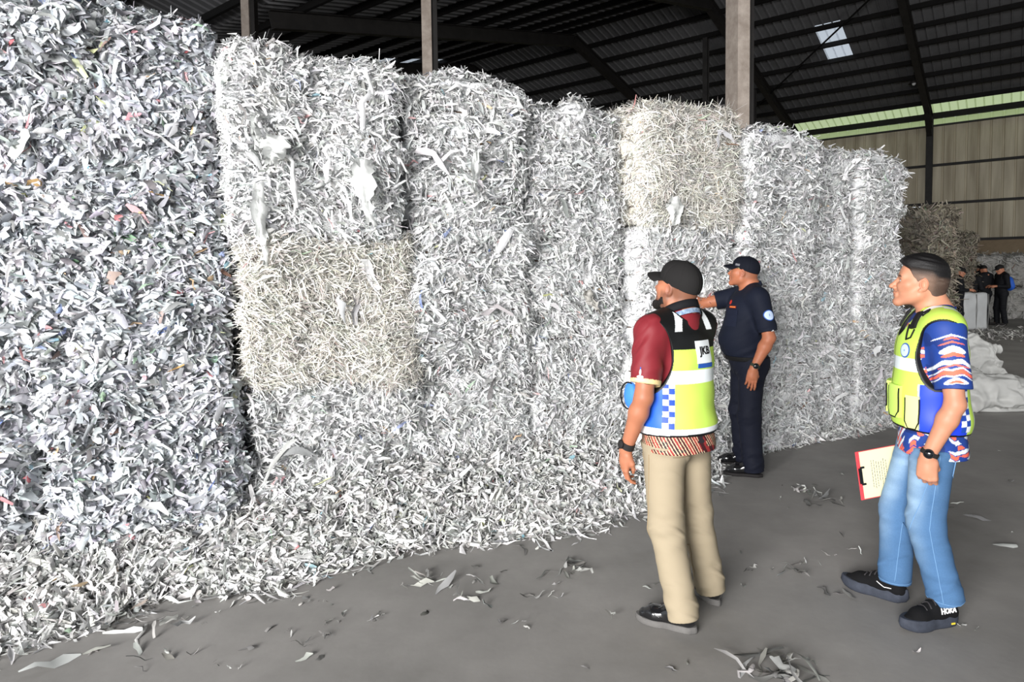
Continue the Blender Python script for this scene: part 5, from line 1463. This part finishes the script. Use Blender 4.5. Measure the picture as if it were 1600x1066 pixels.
    for z0, hh, col, wd in ((.052, .004, (240, 108, 84), .05), (.022, .004, (226, 234, 242), .07), (.034, .005, (240, 108, 84), .03), (.085, .017, (226, 234, 242), .05), (.105, .009, (240, 108, 84), .045), (.137, .011, (226, 234, 242), .09), (.152, .004, (240, 108, 84), .06),
                        (.166, .004, (226, 234, 242), .09), (.181, .011, (240, 108, 84), .08), (.196, .003, (226, 234, 242), .09), (.220, .013, (226, 234, 242), .045), (.224, .006, (240, 108, 84), .028)):
        m = slm & (np.abs(zz - z0 - .28 * np.abs(u2) - wv * (wd > .07)) < hh * np.sqrt(np.clip(1 - (np.abs(u2) / wd) ** 2, 0, 1))); c[m] = lin(col)
    c[slm & (f > .76)] = lin((34, 62, 132)); c[(V[:, 2] > 1.385) & (np.abs(V[:, 0]) < .13)] = lin((30, 56, 126))
    so = new_mesh('jersey', V, Q, M_jersey, root, True, col=np.clip(c, 0, 1))
    collar(so, (0, -.022, 1.412), .062, .062, .022, .42, mat('blue collar knit', L3(34, 60, 130), .8, .2), gap=.2, flare=.0)
    # vest
    S = Sdf(); torso(S, .033, belly=.004, s=s, tz=-.035); S.el(v3(0, -.010, .94), v3(.190, .154, .12), .05); S.el(v3(0, -.002, 1.06), v3(.180, .142, .15), .05)
    arm_c = [(q * .236, .008, 1.245) for q in (-1, 1)]; arm_r = (.098, .128, .165)
    for a in arm_c: S.el(a, arm_r, .006, op='s')
    S.el((0, .125, 1.50), (.068, .10, .17), .006, op='s'); S.el((0, -.035, 1.480), (.084, .088, .075), .006, op='s')
    hz = .888; S.cut((0, 0, hz), (0, .06, -1))
    V, Q = S.mesh(.0030); Nn = vnormals(V, Q); V = V + Nn * (.004 * noise3(V, (8, 8, 5), 3))[:, None]
    ang = np.degrees(np.arctan2(V[:, 0], V[:, 1])); aa = np.abs(ang); z = V[:, 2]
    c = np.tile(lin(LIME), (len(V), 1)) * (1 + .04 * noise3(V, 5, 3))[:, None]
    c[(aa > 66) & (aa < 128) & (z < 1.115)] = lin((34, 66, 214)); c[(aa > 63.5) & (aa < 66) & (z < 1.115)] = lin((236, 240, 244))
    c = checker(c, V, aa, 116, 134, .905, 1.30, .026)
    c[(aa > 150) & (aa < 162) & (z < 1.2)] = lin((238, 244, 246))
    c[(z > 1.168) & (z < 1.228) & (aa < 120)] = lin((228, 238, 242))
    stv = (np.abs(np.abs(V[:, 0]) - .098 - .03 * (V[:, 1] < -.02)) < .020) & (z > 1.385 - .16 * (V[:, 1] < 0)); c[stv] = lin((238, 244, 246))
    for a, r_ in [(a, arm_r) for a in arm_c] + [((0, -.035, 1.480), (.084, .088, .075)), ((0, .125, 1.50), (.068, .10, .17))]:
        k0 = np.sqrt((((V - np.array(a)) / np.array(r_)) ** 2).sum(1)); c[k0 < 1.06] = lin((14, 15, 16))
    c[(np.hypot(V[:, 0], (V[:, 1] + .035)) < .092) & (z > 1.36)] = lin((14, 15, 16))
    c[(z - .06 * V[:, 1]) < hz + .010] = lin((16, 17, 17))
    c[(np.abs(V[:, 0]) < .004) & (V[:, 1] > 0)] = lin((20, 21, 20))
    ve = new_mesh('safety_vest', V, Q, M_vestm, root, True, col=np.clip(c, 0, 1)); vs = Surf(V, Q)
    M_lime = mat('lime pocket fabric', L3(202, 234, 112), .55, .3, bump=.06, bscale=300); M_lime2 = mat('pale lime pocket fabric', L3(236, 240, 150), .55, .3)
    def pocket(o, d, w, h, m_, nm='pocket', th_=.011):
        d = np.array(d, float); d /= np.linalg.norm(d); r_ = np.cross(d, (0, 0, 1)); u_ = v3(0, 0, 1)
        p = patch(vs, o, d, r_, u_, (w, h), th_, nm, m_, ve)
        q = np.array(o, float)
        piping(vs, [q - r_ * w/2 + u_ * h * .42, q - r_ * w/2 - u_ * h * .30, q - r_ * w * .28 - u_ * h * .5, q + r_ * w * .28 - u_ * h * .5, q + r_ * w/2 - u_ * h * .3, q + r_ * w/2 + u_ * h * .42], d, .0036, 'pocket_piping', M_black, p, th_)
    pocket((-.168, .105, .985), (.85, -.53, 0), .058, .150, M_lime2)
    pocket((-.075, .16, 1.02), (.35, -.94, 0), .085, .150, M_lime, th_=.018)
    pocket((.075, .16, 1.02), (-.35, -.94, 0), .085, .150, M_lime, th_=.018)
    bd = v3(.62, -.78, 0); br = np.cross(bd, (0, 0, 1))
    for rr2, th2, mm in ((.034, .002, M_badgeb), (.028, .0032, M_paleblue), (.005, .0042, mat('grey blue thread', L3(140, 165, 205), .7, .2))):
        patch(vs, v3(-.118, .14, 1.262), bd, br, (0, 0, 1), None, th2, 'chest_badge' if rr2 > .03 else 'badge_field', mm, ve, grid=disc_grid(rr2 * .85, rr2, 28, 3))
    # shoulder strap with buckle and cords
    sd_ = v3(.35, -.55, -.75); sr = np.cross(sd_, (0, 0, 1)); su = np.cross(sr, sd_)
    patch(vs, v3(-.100, .075, 1.400), sd_, sr, su, (.036, .080), .010, 'shoulder_strap', M_black, ve)
    cp_ = lambda x, y, zz_: v3(x, y, zz_)
    piping(vs, [cp_(-.07, .10, 1.38), cp_(-.10, .13, 1.32), cp_(-.125, .12, 1.335), cp_(-.130, .10, 1.37)], (.35, -.75, -.55), .004, 'cord', M_black, ve, .003)
    piping(vs, [cp_(-.13, .06, 1.42), cp_(-.135, .035, 1.43), cp_(-.115, .025, 1.44), cp_(-.105, .05, 1.43)], (.35, -.35, -.85), .004, 'cord', M_black, ve, .003)
    patch(vs, v3(.10, .085, 1.395), v3(-.3, -.55, -.75), (1, 0, 0), (0, .75, -.5), (.036, .075), .010, 'shoulder_strap', M_black, ve)
    watch(root, wrL, elL, .022, (-.94, .34, 0), rad=.0315, w=.020, dr=.0215)
    return root, info
MJ, MJ_info = man_jeans()
# ------------------------------------------------------------------ clipboard held by the man in jeans
def clipboard():
    q = [at_depth(1331, 708, 3.20), at_depth(1350, 781, 3.20), at_depth(1452, 761, 3.235), at_depth(1433, 689, 3.235)]
    o = (q[0] + q[1] + q[2] + q[3]) / 4
    ex = (q[3] - q[0]).normalized(); ez = (q[0] - q[1]); ez = (ez - ex * ez.dot(ex)).normalized(); ey = ez.cross(ex)
    W = (q[3] - q[0]).length; Hh = (q[0] - q[1]).length
    root = empty('clipboard', o); root.rotation_mode = 'QUATERNION'
    root.rotation_quaternion = Matrix([[ex.x, ey.x, ez.x], [ex.y, ey.y, ez.y], [ex.z, ey.z, ez.z]]).to_quaternion()
    tag(root, 'red clipboard with a cream sheet held low beside the blue jeans', 'clipboard')
    m = MB(); m.box((-W/2, -.002, -Hh/2), (W/2, .002, Hh/2)); m.build('board', mat('red board', L3(214, 70, 78), .5, .3), root, bevel=.0015)
    m = MB(); m.box((-W/2 + .018, -.0042, -Hh/2 + .006), (W/2 - .004, -.0022, Hh/2 - .003)); pp = m.build('paper_sheet', mat('cream paper', L3(226, 219, 182), .8, .2), root)
    m = MB(); rg = random.Random(4)
    for k in range(7):
        x = -W/2 + .075 + k * .013; z = Hh/2 - .05 - rg.random() * .02
        while z > -Hh/2 + .06 + (k == 3) * .03:
            l = rg.uniform(.006, .016); m.box((x, -.0047, z - l), (x + .0022, -.0042, z)); z -= l + .004
    m.build('print', mat('grey print', L3(70, 70, 74), .8, .2), pp)
    m = MB(); m.box((-W/2 + .004, -.010, -.040), (-W/2 + .020, -.002, .040))
    for sg in (-1, 1): m.box((-W/2 + .012, -.011, sg * .043 - .005), (-W/2 + .034, -.004, sg * .043 + .005))
    m.build('clip', mat('black clip', L3(30, 30, 32), .35, .5, .4), root, bevel=.002)
clipboard()

# ------------------------------------------------------------------ far end of the hall
def plain_bale(X, Ybase, zl, w, h, d, yaw, sd, pal, core, label, dens, grp, name='paper_bale', y=None):
    p = ground(X, Ybase) if y is None else at_depth(X, 400, y)
    return bale((p.x, p.y, zl + h / 2), yaw, (w / 2, d / 2, h / 2), sd, pal, core, dens, label, {'f': 1, 'l': .9, 't': .8, 'r': .5}, (.12, .32), (.02, .05), grp, 3, .06 if 'top' in label else 0.0)
YW = math.radians(-2)
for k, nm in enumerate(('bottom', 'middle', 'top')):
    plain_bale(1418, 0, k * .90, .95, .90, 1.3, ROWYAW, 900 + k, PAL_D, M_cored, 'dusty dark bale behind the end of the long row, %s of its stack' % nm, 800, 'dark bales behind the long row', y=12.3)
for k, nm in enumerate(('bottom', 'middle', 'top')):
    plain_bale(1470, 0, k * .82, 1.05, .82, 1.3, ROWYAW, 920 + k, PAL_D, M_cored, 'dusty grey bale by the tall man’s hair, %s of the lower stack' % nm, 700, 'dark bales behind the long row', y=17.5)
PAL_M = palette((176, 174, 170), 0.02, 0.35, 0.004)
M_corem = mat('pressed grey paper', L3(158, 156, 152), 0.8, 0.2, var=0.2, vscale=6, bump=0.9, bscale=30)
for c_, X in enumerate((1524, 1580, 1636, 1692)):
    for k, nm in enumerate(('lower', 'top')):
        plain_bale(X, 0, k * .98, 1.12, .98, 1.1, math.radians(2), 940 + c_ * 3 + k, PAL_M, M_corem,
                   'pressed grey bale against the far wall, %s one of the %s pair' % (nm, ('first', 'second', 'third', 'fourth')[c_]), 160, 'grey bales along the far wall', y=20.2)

# white wrapped big bale
p = ground(1501, 513)
wr_ = empty('wrapped_bale', (p.x, p.y, 0), math.radians(14)); tag(wr_, 'white film-wrapped square bale standing before the people in black', 'wrapped bale')
half = np.array((.42, .42, .48)); g = np.linspace(-1, 1, 34); V = []; Fs = []
for ax in range(3):
    for sg in (-1, 1):
        a1, a2 = [(1, 2), (2, 0), (0, 1)][ax]; b = len(V)
        for i in g:
            for j in g:
                q = np.zeros(3); q[ax] = sg; q[a1] = i; q[a2] = j; V.append(q * half)
        for i in range(33):
            for j in range(33):
                f = (b+i*34+j, b+(i+1)*34+j, b+(i+1)*34+j+1, b+i*34+j+1); Fs.append(f if sg > 0 else f[::-1])
P, Nn = rbox(np.array(V), half, .10); sdn = (1 - np.abs(Nn[:, 2]))
P = P + Nn * (.03 * noise3(P, 4, 3) + .004 * noise3(P, (9, 9, 3), 5) + .03 * np.cos(P[:, 0] * 3) * np.abs(Nn[:, 1]) + .02 * np.cos(P[:, 1] * 3) * np.abs(Nn[:, 0]))[:, None]
P[:, 2] = np.maximum(P[:, 2], -.48)
new_mesh('wrapping', P + np.array((0, 0, .48)), np.array(Fs), mat('white wrapping film', L3(190, 192, 193), .45, .4, var=.06, vscale=4, bump=.3, bscale=18), wr_, True)
for k, (sx, sy) in enumerate(((-.03, -1), (.36, -1))):
    m = MB(); m.tube([(sx, -.452, .05), (sx, -.475, .5), (sx, -.455, .92)], .010, 6); m.build('strap', mat('grey strap', L3(128, 128, 126), .6, .3), wr_, True)

# crumpled woven sacks
def sack(blobs, o, rz, label, sd, tone=(186, 186, 183)):
    S = Sdf()
    for c, r in blobs: S.el(c, r, .10)
    S.cut((0, 0, 0.002), (0, 0, -1)); V, Q = S.mesh(.016, smooth=1); Nn = vnormals(V, Q)
    w = V + .06 * np.column_stack([noise3(V, 5, sd), noise3(V, 5, sd + 1), noise3(V, 5, sd + 2)])
    rid = 1 - np.abs(noise3(w, 7, sd + 3)) * 2; rid2 = 1 - np.abs(noise3(w, 16, sd + 4)) * 2
    up = sstep(.0, .03, V[:, 2]); V = V + Nn * (up * (.045 * rid + .018 * rid2 + .03 * noise3(V, 3, sd + 5)))[:, None]; V[:, 2] = np.maximum(V[:, 2], .002)
    ob = new_mesh('woven_sack', V, Q, M_sack, None, True, col=lin(tone) * (1 + .05 * noise3(V, 6, 2))[:, None], loc=o); ob.rotation_euler.z = rz
    return tag(ob, label, 'sack')
M_sack = cmat('woven white plastic', .55, .35, bump=.15, bscale=120)
pa = ground(1532, 612); pb = ground(1548, 641); pc = ground(1398, 606)
sack([((0, .0, .30), (.30, .26, .42)), ((-.1, .05, .55), (.20, .18, .22)), ((.18, -.05, .15), (.24, .2, .25)), ((.35, .1, .52), (.20, .10, .05))], (pa.x, pa.y + .25, 0), .1, 'tall crumpled white sack, slumped behind the man in jeans', 11)
sack([((0, 0, .14), (.46, .30, .24)), ((-.22, .02, .22), (.22, .2, .24)), ((.34, -.02, .10), (.26, .22, .17)), ((.48, -.08, .05), (.2, .1, .07))], (pb.x, pb.y + .1, 0), -.05, 'flat crumpled white sack lying in front of the tall slumped sack', 23)
sack([((0, 0, .18), (.34, .24, .26)), ((-.2, .0, .28), (.2, .18, .2)), ((.25, .0, .1), (.22, .2, .15))], (pc.x - .05, pc.y + .25, 0), .3, 'grey-white sack squeezed between the long row and the man in jeans', 37, (172, 172, 170))

# thin litter on the floor in the distance
def litter(X0, X1, Y0, Y1, n, sd):
    rng = np.random.default_rng(sd); P = []
    for i in range(n):
        q = ground(rng.uniform(X0, X1), rng.normal((Y0 + Y1) / 2, (Y1 - Y0) / 4)); P.append((q.x, q.y, .012))
    P = np.array(P); Nn = np.tile([0, 0, 1.0], (n, 1)) + rng.normal(0, .25, (n, 3)); Nn /= np.linalg.norm(Nn, axis=1, keepdims=True)
    v, q, c = strips(P, Nn, rng, (.10, .30), (.02, .07), .1, palette((200, 198, 194), .02, .4, 0), 0, .5); v[:, 2] = np.maximum(v[:, 2], .003)
    return v, q, c
for (a, lb) in (((1515, 1600, 512, 532, 260, 3), 'thin scatter of paper litter on the floor in front of the people in black'), ((1370, 1480, 640, 660, 160, 5), 'loose shreds on the floor beyond the man in jeans')):
    v, q, c = litter(*a); o = new_mesh('paper_litter', v, q, M_scrap, None, False, col=c); tag(o, lb, 'paper litter', None, 'stuff')

# ------------------------------------------------------------------ the group in black
def far_person(X, Yf, fdir, label, pose, bag=False, h=1.0, capped=True, y=None):
    p = ground(X, Yf) if y is None else at_depth(X, 400, y)
    root = empty('person', (p.x, p.y, 0), yaw_of(fdir)); tag(root, label, 'person'); root.scale = (h, h, h)
    hips = [v3(-.09, 0, .90), v3(.09, 0, .90)]; st = pose.get('stance', .02)
    an = [v3(-.10, -st, .09), v3(.10, st, .09)]; kn = [v3(-.097, .03 - st * .5, .48), v3(.097, .03 + st * .5, .48)]
    H = Fr(v3(0, .055, 1.565), rotm(pose.get('pitch', -.35), 0, pose.get('yaw', 0)))
    sh = [v3(-.18, -.01, 1.375), v3(.18, -.01, 1.375)]
    el = pose.get('el', [v3(-.24, -.02, 1.09), v3(.24, -.02, 1.09)]); wr = pose.get('wr', [v3(-.12, .24, 1.10), v3(.12, .24, 1.10)])
    hd = [(wr[0], (wr[0] - el[0]) + v3(.03, .05, 0), (-.4, .3, .8), 1, (.5, .6, .6, .6)), (wr[1], (wr[1] - el[1]) + v3(-.03, .05, 0), (.4, .3, .8), -1, (.5, .6, .6, .6))]
    build_skin(root, H, list(zip(sh, el, wr)), hd, [(hips[i], kn[i], an[i], an[i] + v3(0, .04, -.02)) for i in (0, 1)], (178, 122, 96), 1.0, .0, 1.0, 1.0, .058, step=.0075)
    blk = lambda V: np.tile(lin((20, 21, 25)), (len(V), 1)) * (1 + .2 * noise3(V, 8, 2))[:, None]
    trousers(root, hips, kn, [an[0] - v3(0, .02, .04), an[1] - v3(0, .02, .04)], (.098, .076, .070), .96, M_cloth, blk, .008, 3, 0, 1.0)
    S = Sdf(); torso(S, .018, belly=.01); S.cut((0, 0, .86), (0, 0, -1))
    for i in (0, 1):
        S.rc(sh[i], el[i], .068, .056, .04); S.rc(el[i], limb_tube(el[i], wr[i], .85), .055, .042, .03, capb=True)
    V, Q = S.mesh(.009); Nn = vnormals(V, Q); V = V + Nn * (.006 * noise3(V, 10, 4))[:, None]
    new_mesh('shirt', V, Q, M_cloth, root, True, col=blk(V))
    for a in an:
        S = Sdf(); S.rc(v3(a[0], a[1] - .03, .035), v3(a[0], a[1] + .18, .030), .040, .034); S.rc(v3(a[0], a[1], .05), v3(a[0], a[1], .12), .045, .046); S.cut((0, 0, 0), (0, 0, -1))
        V, Q = S.mesh(.008); new_mesh('shoe', V, Q, M_rubber, root, True)
    if capped: cap(root, H, M_capk, .068)
    else: hair_shell(root, H, lambda q: np.where(q[:, 2] > .02 + np.clip(q[:, 1], 0, .1) * .5, .012, -.012), lambda q: np.tile(lin((16, 15, 15)), (len(q), 1)))
    if bag:
        S = Sdf(); S.el((0, -.20, 1.20), (.15, .09, .17), .03); S.el((0, -.22, 1.10), (.17, .10, .14), .03); V, Q = S.mesh(.01)
        b = new_mesh('backpack', V, Q, mat('blue bag nylon', L3(40, 92, 190), .6, .3, bump=.2, bscale=40), root, True)
        m = MB()
        for sg in (-1, 1): m.tube([(sg * .11, -.12, 1.05), (sg * .13, -.02, 1.18), (sg * .12, .10, 1.32), (sg * .11, .06, 1.43), (sg * .10, -.06, 1.45), (sg * .09, -.14, 1.34)], .014, 6)
        m.build('bag_strap', M_black, b, True)
    return root
far_person(1563, 508, (-.92, .05), 'person in black with a blue backpack, standing side-on by the far bales', {'stance': .04}, True, .99)
far_person(1529, 506, (.25, .9), 'person in black seen from behind, just right of the white wrapped bale', {'pitch': -.2, 'stance': .05, 'yaw': .25}, h=1.0)
far_person(1518, 0, (.55, .5), 'person in dark cap half hidden behind the white wrapped bale', {'pitch': -.3, 'yaw': -.6}, y=17.2, h=.96)
far_person(1540, 0, (-.2, .95), 'person in black cap behind the back-turned person, far end of hall', {'pitch': -.3, 'yaw': -.4}, y=18.0, h=.985)
far_person(1498, 0, (.8, -.3), 'person in black beside the cropped hair of the man in jeans', {'pitch': -.3}, y=16.2, h=.96)
# ------------------------------------------------------------------ light
w = bpy.data.worlds.new('sky'); SC.world = w; w.use_nodes = True
bg = w.node_tree.nodes['Background']; bg.inputs['Color'].default_value = (0.86, 0.93, 1.0, 1); bg.inputs['Strength'].default_value = 0.9
def area(name, loc, target, sx, sy, power, col=(1, 1, 1), spread=160):
    d = bpy.data.lights.new(name, 'AREA'); d.shape = 'RECTANGLE'; d.size = sx; d.size_y = sy; d.energy = power; d.color = col; d.spread = math.radians(spread)
    o = bpy.data.objects.new(name, d); COL.objects.link(o); o.location = loc
    o.rotation_euler = (Vector(target) - Vector(loc)).to_track_quat('-Z', 'Y').to_euler()
    return o
# daylight coming in through the wide open side of the shed, behind and to the left of the photographer
area('daylight_opening', (-5.5, -7.0, 3.2), (1.5, 5.0, 1.2), 6.0, 3.2, 1430, (1.0, 0.985, 0.97), 120)
# weak fill lamp added out of view to the right, brightening the far end
area('far_end_fill', (15.0, 4.5, 3.0), (7.0, 17.0, 1.5), 5.0, 4.0, 330, (1.0, 0.98, 0.95), 130)
SC.view_settings.view_transform = 'Standard'; SC.view_settings.look = 'None'
SC.view_settings.exposure = 0.0; SC.view_settings.gamma = 1.0; SC.view_settings.use_curve_mapping = False
SC.cycles.use_denoising = True
SC.cycles.max_bounces = 6; SC.cycles.diffuse_bounces = 3; SC.cycles.glossy_bounces = 2; SC.cycles.transmission_bounces = 4
SC.cycles.sample_clamp_indirect = 4.0
